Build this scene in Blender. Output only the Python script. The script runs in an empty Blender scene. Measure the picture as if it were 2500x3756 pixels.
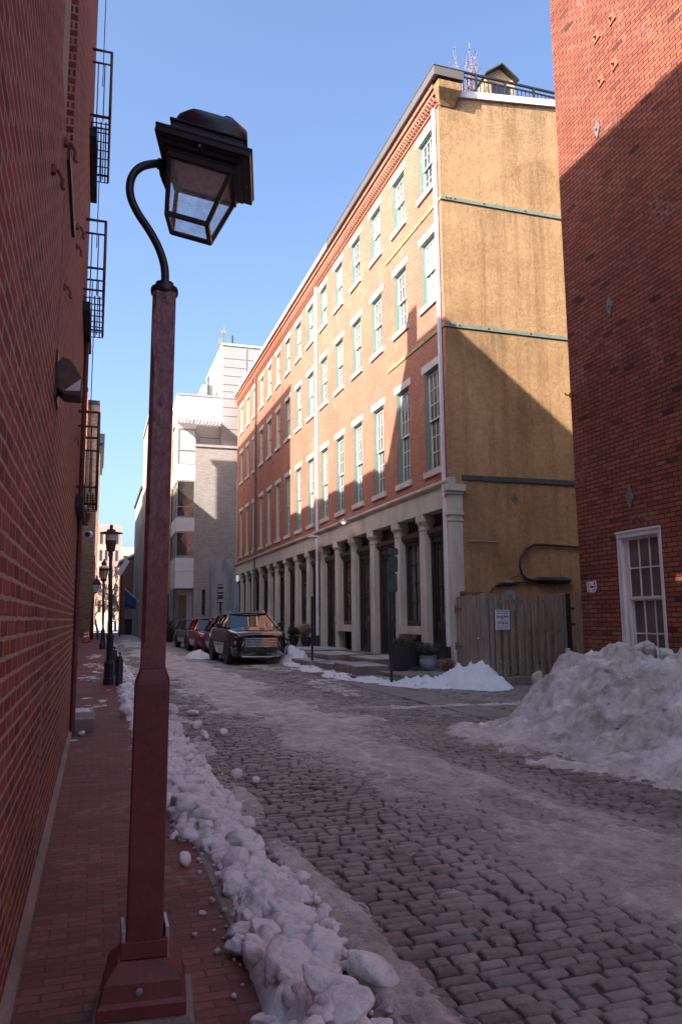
SUN, EXPO = 4.0, 1.86
SKY, SKY_DUST, SKY_AIR, SKY_OZ = .115, 4.2, .85, 4.0
import bpy, math, random
import numpy as np
from mathutils import Vector, Matrix
R_ = math.radians
random.seed(7)
rng = np.random.default_rng(11)
sc = bpy.context.scene
COL = sc.collection
# ------------------------------------------------------------------ noise (numpy)
def _h(ix, iy, iz, seed):
    n = (ix*374761393 + iy*668265263 + iz*2147483647 + seed*974634777) & 0xffffffff
    n = ((n ^ (n >> 13))*1274126177) & 0xffffffff
    n = ((n ^ (n >> 16))*2246822519) & 0xffffffff
    return ((n ^ (n >> 15)) & 0xffffff)/float(0xffffff)
def vnoise(x, y, z=0., seed=0):
    x, y, z = np.broadcast_arrays(np.asarray(x, float), np.asarray(y, float), np.asarray(z, float))
    ix, iy, iz = np.floor(x).astype(np.int64), np.floor(y).astype(np.int64), np.floor(z).astype(np.int64)
    fx, fy, fz = x-ix, y-iy, z-iz
    fx, fy, fz = [f*f*f*(f*(f*6-15)+10) for f in (fx, fy, fz)]
    r = 0
    for dx in (0, 1):
        for dy in (0, 1):
            for dz in (0, 1):
                w = (fx if dx else 1-fx)*(fy if dy else 1-fy)*(fz if dz else 1-fz)
                r = r + w*_h(ix+dx, iy+dy, iz+dz, seed)
    return r*2-1
def fbm(x, y, z=0., oct=4, seed=0, gain=.5):
    a, s, r = 1., 1., 0.
    for i in range(oct):
        r = r + a*vnoise(np.asarray(x)*s+i*17.3, np.asarray(y)*s+i*5.1, np.asarray(z)*s, seed+i)
        a *= gain; s *= 2.03
    return r
def sstep(a, b, x):
    t = np.clip((np.asarray(x, float)-a)/(b-a), 0, 1)
    return t*t*(3-2*t)
# ------------------------------------------------------------------ materials
def newmat(name):
    m = bpy.data.materials.new(name); m.use_nodes = True
    nt = m.node_tree
    return m, nt, nt.nodes['Principled BSDF']
def ramp(nt, stops, fac=None):
    r = nt.nodes.new('ShaderNodeValToRGB')
    e = r.color_ramp.elements
    while len(e) < len(stops): e.new(.5)
    for i, (p, c) in enumerate(stops):
        e[i].position = p; e[i].color = (*c, 1) if len(c) == 3 else c
    if fac is not None: nt.links.new(fac, r.inputs[0])
    return r
def math_(nt, op, a, b=None, c=None):
    n = nt.nodes.new('ShaderNodeMath'); n.operation = op
    for i, v in enumerate((a, b, c)):
        if v is None: continue
        if hasattr(v, 'is_linked') or hasattr(v, 'node'): nt.links.new(v, n.inputs[i])
        else: n.inputs[i].default_value = v
    return n.outputs[0]
def mixc(nt, fac, a, b, mode='MIX'):
    n = nt.nodes.new('ShaderNodeMix'); n.data_type = 'RGBA'; n.blend_type = mode
    for sock, v in ((n.inputs[0], fac), (n.inputs[6], a), (n.inputs[7], b)):
        if hasattr(v, 'node'): nt.links.new(v, sock)
        else: sock.default_value = v if not isinstance(v, tuple) or len(v) == 4 else (*v, 1)
    return n.outputs[2]
def noise(nt, vec, scale, detail=4, rough=.55, dist=0.):
    n = nt.nodes.new('ShaderNodeTexNoise')
    n.inputs['Scale'].default_value = scale; n.inputs['Detail'].default_value = detail
    n.inputs['Roughness'].default_value = rough; n.inputs['Distortion'].default_value = dist
    if vec is not None: nt.links.new(vec, n.inputs['Vector'])
    return n.outputs['Fac']
def bump(nt, p, height, strength=.5, dist=.01):
    b = nt.nodes.new('ShaderNodeBump'); b.inputs['Strength'].default_value = strength
    b.inputs['Distance'].default_value = dist
    nt.links.new(height, b.inputs['Height']); nt.links.new(b.outputs[0], p.inputs['Normal'])
def pos(nt):
    return nt.nodes.new('ShaderNodeNewGeometry').outputs['Position']
def objco(nt):
    return nt.nodes.new('ShaderNodeTexCoord').outputs['Object']
def scaled(nt, vec, s):
    m = nt.nodes.new('ShaderNodeMapping'); m.inputs['Scale'].default_value = s
    nt.links.new(vec, m.inputs['Vector']); return m.outputs[0]
def plain(name, c, rough=.7, metal=0., var=.18, ns=6., bs=.25, bd=.004, bns=60., c2=None, spec=.5, stretch=None, coat=0.):
    m, nt, p = newmat(name)
    v = objco(nt)
    vv = scaled(nt, v, stretch) if stretch else v
    f = noise(nt, vv, ns, 6, .6)
    f2 = noise(nt, vv, ns*7, 3, .6)
    ff = math_(nt, 'ADD', math_(nt, 'MULTIPLY', f, .7), math_(nt, 'MULTIPLY', f2, .3))
    lo = tuple(x*(1-var) for x in c); hi = tuple(min(1, x*(1+var)) for x in (c2 or c))
    r = ramp(nt, [(.32, lo), (.68, hi)], ff)
    nt.links.new(r.outputs[0], p.inputs['Base Color'])
    p.inputs['Roughness'].default_value = rough; p.inputs['Metallic'].default_value = metal
    p.inputs['Specular IOR Level'].default_value = spec
    if coat: p.inputs['Coat Weight'].default_value = coat; p.inputs['Coat Roughness'].default_value = .04
    if bs:
        bump(nt, p, noise(nt, vv, bns, 3, .6), bs, bd)
    return m
def walluv(nt, warp=.004):
    g = nt.nodes.new('ShaderNodeNewGeometry')
    s = nt.nodes.new('ShaderNodeSeparateXYZ'); nt.links.new(g.outputs['Position'], s.inputs[0])
    n = nt.nodes.new('ShaderNodeSeparateXYZ'); nt.links.new(g.outputs['True Normal'], n.inputs[0])
    isx = math_(nt, 'GREATER_THAN', math_(nt, 'ABSOLUTE', n.outputs[0]), .7)
    isz = math_(nt, 'GREATER_THAN', math_(nt, 'ABSOLUTE', n.outputs[2]), .7)
    def lerp(f, a, b):
        return math_(nt, 'ADD', math_(nt, 'MULTIPLY', f, b), math_(nt, 'MULTIPLY', math_(nt, 'SUBTRACT', 1., f), a))
    u = lerp(isx, s.outputs[0], s.outputs[1])
    v = lerp(isz, s.outputs[2], s.outputs[1])
    w = noise(nt, g.outputs['Position'], 9., 2)
    v = math_(nt, 'ADD', v, math_(nt, 'MULTIPLY', math_(nt, 'SUBTRACT', w, .5), warp*2))
    c = nt.nodes.new('ShaderNodeCombineXYZ')
    nt.links.new(u, c.inputs[0]); nt.links.new(v, c.inputs[1])
    return c.outputs[0], g.outputs['Position']
def brickmat(name, pal, mortar, w=.2, h=.066, ms=.009, rough=.85, bstr=.6, stain=.3, warp=.004, bd=.006, squash=1., msmooth=.15, patch=None):
    """pal: list of (pos,colour) for the per-brick random value"""
    m, nt, p = newmat(name)
    uv, P = walluv(nt, warp)
    b = nt.nodes.new('ShaderNodeTexBrick')
    b.inputs['Color1'].default_value = (0, 0, 0, 1); b.inputs['Color2'].default_value = (1, 1, 1, 1)
    b.inputs['Mortar'].default_value = (.5, .5, .5, 1)
    b.inputs['Scale'].default_value = 1; b.inputs['Brick Width'].default_value = w
    b.inputs['Row Height'].default_value = h; b.inputs['Mortar Size'].default_value = ms
    b.inputs['Mortar Smooth'].default_value = msmooth; b.inputs['Bias'].default_value = 0
    b.offset = .5; b.squash = squash
    nt.links.new(uv, b.inputs['Vector'])
    r = ramp(nt, pal, b.outputs['Color']); r.color_ramp.interpolation = 'LINEAR'
    fine = noise(nt, P, 45, 5, .65)
    big = noise(nt, P, .55, 5, .6, .4)
    col = mixc(nt, .35, r.outputs[0], ramp(nt, [(.25, (.35, .35, .35)), (.75, (1.5, 1.5, 1.5))], fine).outputs[0], 'MULTIPLY')
    mcol = mixc(nt, .5, mortar, ramp(nt, [(.3, tuple(x*.6 for x in mortar)), (.7, tuple(min(1, x*1.25) for x in mortar))], noise(nt, P, 14, 4)).outputs[0])
    col = mixc(nt, b.outputs['Fac'], col, mcol)
    col = mixc(nt, stain, col, ramp(nt, [(.3, (.45, .42, .42)), (.5, (1, 1, 1)), (.72, (1.35, 1.3, 1.25))], big).outputs[0], 'MULTIPLY')
    if patch:
        pf = ramp(nt, [(.56, (0, 0, 0)), (.66, (1, 1, 1))], noise(nt, P, 1.3, 4, .6, .3)).outputs[0]
        pf2 = ramp(nt, [(.45, (0, 0, 0)), (.6, (1, 1, 1))], noise(nt, P, 16, 4, .6)).outputs[0]
        col = mixc(nt, math_(nt, 'MULTIPLY', math_(nt, 'MULTIPLY', pf, pf2), patch[1]), col, patch[0])
    nt.links.new(col, p.inputs['Base Color'])
    p.inputs['Roughness'].default_value = rough; p.inputs['Specular IOR Level'].default_value = .3
    hgt = math_(nt, 'ADD', math_(nt, 'MULTIPLY', b.outputs['Fac'], -1.), math_(nt, 'MULTIPLY', fine, .45))
    hgt = math_(nt, 'ADD', hgt, math_(nt, 'MULTIPLY', b.outputs['Color'], .25))
    bump(nt, p, hgt, bstr, bd)
    return m
MT = {}
MT['brick_near'] = brickmat('old_brick', [(0, (.13, .032, .024)), (.3, (.225, .05, .034)), (.7, (.26, .062, .04)), (.93, (.31, .085, .05)), (1, (.11, .03, .025))], (.42, .31, .25), .2, .0635, .0098, stain=.6, warp=.009, bstr=1., bd=.012, msmooth=.3, patch=((.48, .34, .28), .22))
MT['brick_row'] = brickmat('orange_red_brick', [(0, (.28, .082, .046)), (.5, (.335, .104, .060)), (1, (.39, .138, .082))], (.47, .30, .22), .165, .0625, .008, stain=.25, bstr=.5, patch=((.60, .40, .26), .35))
MT['brick_tan_row'] = brickmat('smooth_red_brick', [(0, (.31, .09, .052)), (.5, (.36, .11, .062)), (1, (.41, .135, .075))], (.47, .26, .17), .165, .0625, .006, stain=.2, bstr=.35)
MT['brick_right'] = brickmat('dark_red_brick', [(0, (.06, .025, .022)), (.03, (.21, .058, .037)), (.5, (.265, .076, .045)), (.95, (.31, .098, .056)), (1, (.26, .12, .08))], (.045, .02, .016), .235, .0745, .0085, stain=.45, bstr=1., bd=.008, patch=((.5, .34, .26), .25))  # near-black mortar colour holds the shadow of the raked joints
MT['brick_grey'] = brickmat('grey_buff_brick', [(0, (.34, .30, .27)), (1, (.43, .385, .345))], (.30, .27, .25), .3, .1, .012, stain=.2, bstr=.3)
MT['brick_tan'] = brickmat('tan_brick', [(0, (.40, .28, .19)), (1, (.52, .38, .27))], (.45, .35, .27), .3, .1, .012, stain=.2, bstr=.3)
MT['brick_brown'] = brickmat('brown_brick', [(0, (.24, .12, .07)), (.5, (.33, .17, .10)), (1, (.42, .23, .14))], (.38, .26, .19), .35, .14, .022, stain=.3, bstr=.4)
MT['brick_house'] = brickmat('house_brick', [(0, (.2, .075, .055)), (1, (.3, .11, .08))], (.25, .16, .13), .3, .12, .015, stain=.2, bstr=.3)
MT['paver'] = brickmat('brick_paving', [(0, (.145, .045, .036)), (.5, (.185, .06, .045)), (.92, (.225, .076, .055)), (1, (.16, .085, .07))], (.085, .045, .037), .15, .062, .0042, stain=.6, rough=.7, warp=.006, bstr=.8, bd=.006, patch=((.42, .33, .31), .35))
def stucco():
    m, nt, p = newmat('ochre_stucco')
    P = pos(nt)
    big = noise(nt, P, .45, 6, .65, .8)
    streak = noise(nt, scaled(nt, P, (3.2, 3.2, .16)), 1., 6, .65)
    sm = noise(nt, P, 9, 6, .7)
    c = ramp(nt, [(.28, (.285, .172, .088)), (.5, (.42, .258, .135)), (.75, (.50, .318, .172))], big).outputs[0]
    c = mixc(nt, .5, c, ramp(nt, [(.30, (.45, .42, .40)), (.52, (1, 1, 1)), (.7, (1.1, 1.08, 1.05))], streak).outputs[0], 'MULTIPLY')
    c = mixc(nt, .55, c, ramp(nt, [(.3, (.6, .58, .55)), (.6, (1.15, 1.15, 1.15))], sm).outputs[0], 'MULTIPLY')
    sep = nt.nodes.new('ShaderNodeSeparateXYZ'); nt.links.new(P, sep.inputs[0])
    mr = nt.nodes.new('ShaderNodeMapRange'); mr.inputs[1].default_value = 0; mr.inputs[2].default_value = 17; nt.links.new(sep.outputs[2], mr.inputs[0])
    b, w_ = (0, 0, 0), (1, 1, 1); q = lambda z: z/17
    band = ramp(nt, [(q(.3), w_), (q(1.4), b), (q(3.4), b), (q(5.0), w_), (q(5.1), b), (q(7.9), b), (q(9.2), w_), (q(9.3), b), (q(11.4), b), (q(12.85), w_), (q(12.95), b), (q(14.2), b), (q(16.0), (.8, .8, .8))], mr.outputs[0]).outputs[0]
    dn = ramp(nt, [(.42, (0, 0, 0)), (.66, (1, 1, 1))], noise(nt, scaled(nt, P, (5, 5, .5)), 1., 6, .7)).outputs[0]
    c = mixc(nt, math_(nt, 'MULTIPLY', math_(nt, 'MULTIPLY', band, dn), .55), c, (.115, .085, .06))
    nt.links.new(c, p.inputs['Base Color']); p.inputs['Roughness'].default_value = .95
    p.inputs['Specular IOR Level'].default_value = .2
    h = math_(nt, 'ADD', math_(nt, 'ADD', noise(nt, P, 26, 3, .6), math_(nt, 'MULTIPLY', noise(nt, P, 1.6, 2, .5), 1.5)), math_(nt, 'MULTIPLY', noise(nt, P, 70, 2, .6), .6))
    bump(nt, p, h, .6, .035)
    return m
MT['stucco'] = stucco()
def granite(name, c, dirt=.5):
    m, nt, p = newmat(name)
    P = pos(nt)
    sp = noise(nt, P, 90, 3, .7)
    bg = noise(nt, scaled(nt, P, (1.4, 1.4, .35)), 1.6, 5, .65)
    col = ramp(nt, [(.3, tuple(x*.7 for x in c)), (.7, tuple(x*1.2 for x in c))], sp).outputs[0]
    col = mixc(nt, dirt, col, ramp(nt, [(.3, (.45, .42, .38)), (.55, (1, 1, 1)), (.8, (1.1, 1.08, 1.04))], bg).outputs[0], 'MULTIPLY')
    nt.links.new(col, p.inputs['Base Color']); p.inputs['Roughness'].default_value = .8
    bump(nt, p, math_(nt, 'ADD', noise(nt, P, 25, 5, .7), sp), .5, .01)
    return m
MT['granite'] = granite('weathered_granite', (.60, .53, .45))
MT['stone_step'] = granite('step_stone', (.25, .22, .19), .7)
def frosty(m):
    nt = m.node_tree; p = nt.nodes['Principled BSDF']; c = p.inputs['Base Color'].links[0].from_socket
    g = nt.nodes.new('ShaderNodeNewGeometry'); s = nt.nodes.new('ShaderNodeSeparateXYZ'); nt.links.new(g.outputs['True Normal'], s.inputs[0])
    up = math_(nt, 'GREATER_THAN', s.outputs[2], .8)
    f = ramp(nt, [(.40, (0, 0, 0)), (.62, (1, 1, 1))], noise(nt, g.outputs['Position'], 2.6, 6, .65, .4)).outputs[0]
    nt.links.new(mixc(nt, math_(nt, 'MULTIPLY', math_(nt, 'MULTIPLY', up, f), .75), c, (.56, .57, .60)), p.inputs['Base Color'])
MT['frosted_step'] = granite('frosted_step_stone', (.25, .22, .19), .7); frosty(MT['frosted_step'])
MT['kerb'] = granite('kerb_stone', (.26, .225, .20), .6)
MT['concrete'] = granite('stained_concrete', (.36, .36, .38), .9)
MT['brownstone'] = granite('sill_stone', (.62, .55, .49), .35)
def track(nt, P):
    # dried salt and ground-in ice where the wheels and ploughs run
    s = nt.nodes.new('ShaderNodeSeparateXYZ'); nt.links.new(P, s.inputs[0])
    d = math_(nt, 'DIVIDE', math_(nt, 'ABSOLUTE', math_(nt, 'SUBTRACT', s.outputs[0], 2.95)), 1.5)
    k = math_(nt, 'MAXIMUM', math_(nt, 'SUBTRACT', 1., d), 0.)
    n = math_(nt, 'ADD', math_(nt, 'MULTIPLY', noise(nt, scaled(nt, P, (1., .45, 1)), 1.3, 7, .68, .5), .8), math_(nt, 'MULTIPLY', noise(nt, P, 17, 4, .7), .2))
    return ramp(nt, [(.50, (0, 0, 0)), (.80, (1, 1, 1))], math_(nt, 'ADD', n, math_(nt, 'MULTIPLY', k, .28))).outputs[0]
def sett():
    m, nt, p = newmat('stone_sett')
    g = nt.nodes.new('ShaderNodeNewGeometry')
    ri = g.outputs['Random Per Island']
    c = ramp(nt, [(0, (.13, .115, .10)), (.4, (.21, .187, .163)), (.8, (.275, .248, .218)), (1, (.25, .20, .158))], ri).outputs[0]
    f = noise(nt, g.outputs['Position'], 30, 5, .7)
    c = mixc(nt, .6, c, ramp(nt, [(.3, (.5, .5, .5)), (.7, (1.35, 1.35, 1.35))], f).outputs[0], 'MULTIPLY')
    c = mixc(nt, math_(nt, 'MULTIPLY', track(nt, g.outputs['Position']), .8), c, (.48, .445, .41))
    nt.links.new(c, p.inputs['Base Color'])
    rr = ramp(nt, [(.3, (.32,)*3), (.7, (.62,)*3)], noise(nt, g.outputs['Position'], 2.3, 4)).outputs[0]
    nt.links.new(rr, p.inputs['Roughness'])
    bump(nt, p, math_(nt, 'ADD', noise(nt, g.outputs['Position'], 60, 5, .75), math_(nt, 'MULTIPLY', noise(nt, g.outputs['Position'], 16, 3, .6), 1.6)), .8, .012)
    return m
MT['sett'] = sett()
def groundmat():
    m, nt, p = newmat('dark_wet_grit')
    P = pos(nt)
    c = ramp(nt, [(.3, (.009, .007, .007)), (.7, (.032, .026, .023))], noise(nt, P, 18, 5, .7)).outputs[0]
    c = mixc(nt, math_(nt, 'MULTIPLY', track(nt, P), .6), c, (.33, .295, .275))
    nt.links.new(c, p.inputs['Base Color']); p.inputs['Roughness'].default_value = .6
    bump(nt, p, noise(nt, P, 80, 4, .7), .6, .01)
    return m
MT['grit'] = groundmat()
def snow(name, c, dirt, amount, rough=.6, speck=.5, scale=1., aniso=False):
    m, nt, p = newmat(name)
    P = pos(nt)
    v = scaled(nt, P, (1., .7, 1.)) if aniso else P
    f = noise(nt, v, 1.7*scale, 6, .65, .5)
    f2 = noise(nt, v, 9*scale, 5, .7, .3)
    ff = math_(nt, 'ADD', math_(nt, 'MULTIPLY', f, .6), math_(nt, 'MULTIPLY', f2, .4))
    lo, hi = .62-amount*.4, .78-amount*.25
    k = ramp(nt, [(lo, (0, 0, 0)), (hi, (1, 1, 1))], ff).outputs[0]
    col = mixc(nt, k, c, dirt)
    vr = nt.nodes.new('ShaderNodeTexVoronoi'); vr.inputs['Scale'].default_value = 26*scale; nt.links.new(P, vr.inputs['Vector'])
    s1 = ramp(nt, [(.05, (1, 1, 1)), (.13, (0, 0, 0))], vr.outputs['Distance']).outputs[0]
    s2 = ramp(nt, [(.56, (0, 0, 0)), (.63, (1, 1, 1))], noise(nt, P, 3.1, 3)).outputs[0]
    col = mixc(nt, math_(nt, 'MULTIPLY', math_(nt, 'MULTIPLY', s1, s2), speck), col, (.09, .065, .05))
    gr = noise(nt, P, 75, 5, .75)
    col = mixc(nt, .75 if aniso else .3, col, ramp(nt, [(.3, (.5, .48, .46)), (.55, (1, 1, 1)), (.75, (1.15, 1.15, 1.15))], gr).outputs[0], 'MULTIPLY')
    nt.links.new(col, p.inputs['Base Color'])
    p.inputs['Roughness'].default_value = rough
    p.inputs['Subsurface Weight'].default_value = .25
    p.inputs['Subsurface Radius'].default_value = (.04, .045, .05); p.inputs['Subsurface Scale'].default_value = .6
    bump(nt, p, math_(nt, 'ADD', noise(nt, v, 40*scale, 5, .7), math_(nt, 'MULTIPLY', noise(nt, v, 9*scale, 4), 1.5)), .8 if aniso else .6, .02)
    return m
MT['snow'] = snow('clean_lumpy_snow', (.88, .875, .87), (.48, .44, .40), .34, speck=.6, scale=2.)
MT['snow_dirty'] = snow('grubby_ploughed_snow', (.77, .75, .735), (.31, .262, .228), .6, speck=1.)
MT['snow_white'] = snow('fresh_white_snow', (.78, .80, .83), (.6, .57, .56), .12, speck=.2, scale=1.5)
MT['ice'] = snow('trodden_dirty_ice', (.74, .70, .665), (.27, .235, .205), .58, rough=.5, speck=.3, scale=1.8, aniso=True)
MT['ice_thin'] = snow('thin_glazed_ice', (.62, .62, .64), (.35, .3, .29), .4, rough=.3, speck=.1, scale=2.)
MT['lamp_red'] = plain('oxblood_paint', (.145, .035, .032), .42, 0, .35, 9, .25, .003, 90, spec=.5)
def polepaint():
    m, nt, p = newmat('chalky_oxblood_paint')
    v = objco(nt)
    f = noise(nt, scaled(nt, v, (1, 1, .55)), 42, 7, .75, .5)
    sep = nt.nodes.new('ShaderNodeSeparateXYZ'); nt.links.new(v, sep.inputs[0])
    hi = nt.nodes.new('ShaderNodeMapRange'); hi.inputs[1].default_value = 1.0; hi.inputs[2].default_value = 2.2
    nt.links.new(sep.outputs[2], hi.inputs[0])
    k = math_(nt, 'MULTIPLY', ramp(nt, [(.36, (0, 0, 0)), (.60, (1, 1, 1))], f).outputs[0], hi.outputs[0])
    c = ramp(nt, [(.3, (.125, .03, .03)), (.7, (.19, .05, .045))], noise(nt, v, 14, 5)).outputs[0]
    c = mixc(nt, math_(nt, 'MULTIPLY', k, .8), c, (.36, .245, .255))
    nt.links.new(c, p.inputs['Base Color']); p.inputs['Roughness'].default_value = .5
    bump(nt, p, noise(nt, v, 120, 4, .7), .3, .003)
    return m
MT['pole_paint'] = polepaint()
MT['iron'] = plain('black_iron', (.026, .026, .032), .36, .1, .3, 12, .3, .003, 120)
MT['steelrail'] = plain('brown_painted_steel', (.10, .055, .05), .55, .1, .3, 10, .2)
MT['darkmetal'] = plain('dark_metal', (.03, .03, .033), .5, .3, .3, 8, .2)
MT['greenwin'] = plain('sage_green_paint', (.165, .245, .215), .5, 0, .12, 5, .1)
MT['whitesash'] = plain('cream_sash_paint', (.62, .62, .55), .5, 0, .12, 6, .1)
MT['tanwin'] = plain('buff_window_paint', (.52, .44, .34), .55, 0, .12, 6, .1)
MT['whitepaint'] = plain('white_paint', (.78, .76, .74), .5, 0, .10, 6, .15)
MT['oldwhite'] = plain('weathered_white_paint', (.62, .58, .56), .6, 0, .2, 9, .3, .004, 80, stretch=(1, 1, .2))
MT['greenstrap'] = plain('verdigris_steel', (.20, .25, .20), .6, .1, .25, 7, .3)
MT['darkstrap'] = plain('dark_green_steel', (.06, .075, .07), .6, .1, .3, 7, .3)
MT['gutter'] = plain('grey_metal_gutter', (.15, .135, .125), .5, .3, .15, 3, .1)
MT['creamgutter'] = plain('cream_gutter', (.55, .5, .4), .55, 0, .2, 5, .2)
MT['blackwood'] = plain('black_painted_wood', (.034, .031, .031), .42, 0, .3, 10, .2, .003, 70)
MT['whitepipe'] = plain('white_aluminium', (.70, .71, .75), .4, .1, .1, 3, .1)
MT['wood'] = plain('weathered_grey_wood', (.27, .215, .175), .9, 0, .55, 3, .6, .006, 30, stretch=(6, 6, .5), c2=(.27, .22, .18))
MT['woodtan'] = plain('new_cedar', (.5, .34, .2), .8, 0, .25, 4, .3, .005, 40)
MT['roof'] = plain('dark_roofing', (.07, .068, .07), .9, 0, .2, 4, .4)
MT['whitepanel'] = plain('white_cladding', (.74, .71, .67), .6, 0, .05, 2, .05)
MT['greypanel'] = plain('pale_grey_cladding', (.36, .335, .315), .6, 0, .05, 2, .05)
MT['reddoor'] = plain('brown_timber', (.13, .075, .05), .7, 0, .3, 5, .3, stretch=(4, 4, .5))
MT['tyre'] = plain('tyre_rubber', (.018, .018, .018), .85, 0, .2, 10, .2)
MT['rim'] = plain('alloy_rim', (.45, .45, .46), .35, .8, .1, 8, 0)
MT['chrome'] = plain('chrome', (.75, .75, .76), .12, 1., .03, 4, 0)
MT['blackplastic'] = plain('black_plastic', (.02, .02, .022), .55, 0, .2, 10, .2)
MT['redlight'] = plain('orange_red_plastic', (.65, .07, .02), .5, 0, .08, 6, .05)
MT['greyplanter'] = plain('charcoal_planter', (.025, .024, .028), .55, 0, .25, 10, .2)
MT['bluepot'] = plain('blue_grey_glaze', (.26, .27, .33), .35, 0, .18, 8, .2)
MT['foliage'] = plain('dull_green_leaf', (.075, .09, .05), .7, 0, .5, 9, 0)
MT['foliage_dark'] = plain('dark_evergreen_leaf', (.03, .042, .022), .7, 0, .5, 9, 0)
MT['dry'] = plain('dry_stems', (.27, .17, .11), .9, 0, .35, 9, 0)
MT['rosetwig'] = plain('reddish_twig', (.32, .18, .16), .9, 0, .3, 9, 0)
MT['bark'] = plain('pale_bark', (.26, .19, .13), .9, 0, .35, 6, .3)
MT['ink'] = plain('black_ink', (.03, .03, .05), .7, 0, .1, 5, 0)
MT['signwhite'] = plain('white_sign_board', (.72, .70, .74), .5, 0, .08, 5, .05)
MT['flagblue'] = plain('blue_flag', (.03, .035, .14), .8, 0, .2, 5, .1)
MT['gold'] = plain('gilded_metal', (.85, .6, .22), .25, .9, .1, 5, 0)
MT['galv'] = plain('galvanised_grey', (.33, .33, .36), .5, .4, .2, 9, .15)
MT['rust'] = plain('rusty_iron', (.20, .09, .05), .8, .1, .4, 14, .3)
MT['anchor'] = plain('anchor_plate_iron', (.19, .17, .17), .6, .2, .3, 12, .3)
MT['pale_block'] = plain('distant_pale_facade', (.52, .40, .30), .8, 0, .15, .3, 0)
MT['pink_block'] = plain('distant_pink_brick', (.42, .24, .18), .85, 0, .2, .3, 0)
MT['curtain'] = plain('pale_curtain', (.55, .57, .52), .8, 0, .2, 3, 0, stretch=(14, 14, .2))
def glassmat(name, tint, rough=.03, spec=.9, bs=.12):
    m, nt, p = newmat(name)
    P = pos(nt)
    c = ramp(nt, [(.35, tuple(x*.5 for x in tint)), (.65, tint)], noise(nt, P, 1.3, 3)).outputs[0]
    nt.links.new(c, p.inputs['Base Color']); p.inputs['Roughness'].default_value = rough
    p.inputs['Specular IOR Level'].default_value = spec
    bump(nt, p, noise(nt, P, 3.2, 3), bs, .02)
    return m
MT['winglass'] = glassmat('old_window_glass', (.17, .165, .155))
MT['darkglass'] = glassmat('dark_window_glass', (.03, .03, .03))
MT['palepane'] = glassmat('pane_with_blind', (.42, .40, .35), .1, .6)
MT['dimpane'] = glassmat('dim_window_pane', (.075, .08, .085))
MT['shopglass'] = glassmat('shopfront_glass', (.13, .125, .12), .08, .6)
MT['carglass'] = glassmat('car_glass', (.02, .03, .035), .02, 1., .01)
MT['modglass'] = glassmat('reflective_window_glass', (.05, .05, .05), .02, 1.)
MT['modglass'].node_tree.nodes['Principled BSDF'].inputs['Metallic'].default_value = .0
def lampglass():
    m, nt, p = newmat('frosted_lantern_glass')
    v = objco(nt)
    n1 = noise(nt, v, 60, 4, .7)
    p.inputs['Base Color'].default_value = (.78, .78, .80, 1)
    r = ramp(nt, [(.35, (.25,)*3), (.65, (.55,)*3)], n1).outputs[0]
    nt.links.new(r, p.inputs['Roughness'])
    tr = nt.nodes.new('ShaderNodeBsdfTransparent'); tr.inputs[0].default_value = (.97, .98, .99, 1)
    tl = nt.nodes.new('ShaderNodeBsdfTranslucent'); tl.inputs[0].default_value = (.72, .71, .70, 1)
    a = nt.nodes.new('ShaderNodeMixShader'); a.inputs[0].default_value = .45
    nt.links.new(p.outputs[0], a.inputs[1]); nt.links.new(tl.outputs[0], a.inputs[2])
    b = nt.nodes.new('ShaderNodeMixShader')
    f = ramp(nt, [(.3, (.16,)*3), (.7, (.42,)*3)], noise(nt, v, 25, 5, .7)).outputs[0]
    nt.links.new(f, b.inputs[0])
    nt.links.new(tr.outputs[0], b.inputs[1]); nt.links.new(a.outputs[0], b.inputs[2])
    out = [n for n in nt.nodes if n.type == 'OUTPUT_MATERIAL'][0]
    nt.links.new(b.outputs[0], out.inputs[0])
    return m
MT['lampglass'] = lampglass()
MT['fixture_lens'] = plain('clear_lens', (.6, .6, .62), .15, 0, .1, 20, .2)
def carpaint(name, c):
    m, nt, p = newmat(name)
    P = objco(nt)
    cc = ramp(nt, [(.3, tuple(x*.8 for x in c)), (.7, c)], noise(nt, P, 5, 4)).outputs[0]
    # road salt and grime low on the body
    sep = nt.nodes.new('ShaderNodeSeparateXYZ'); nt.links.new(P, sep.inputs[0])
    mr = nt.nodes.new('ShaderNodeMapRange'); mr.inputs[1].default_value = .75; mr.inputs[2].default_value = .2
    nt.links.new(sep.outputs[2], mr.inputs[0])
    g = math_(nt, 'MULTIPLY', mr.outputs[0], ramp(nt, [(.35, (0, 0, 0)), (.7, (1, 1, 1))], noise(nt, P, 9, 6, .7)).outputs[0])
    cc = mixc(nt, math_(nt, 'MULTIPLY', g, .35), cc, (.15, .13, .125))
    nt.links.new(cc, p.inputs['Base Color'])
    rr = math_(nt, 'ADD', .14, math_(nt, 'MULTIPLY', g, .6)); nt.links.new(rr, p.inputs['Roughness'])
    p.inputs['Coat Weight'].default_value = .8; p.inputs['Coat Roughness'].default_value = .05
    return m
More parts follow.
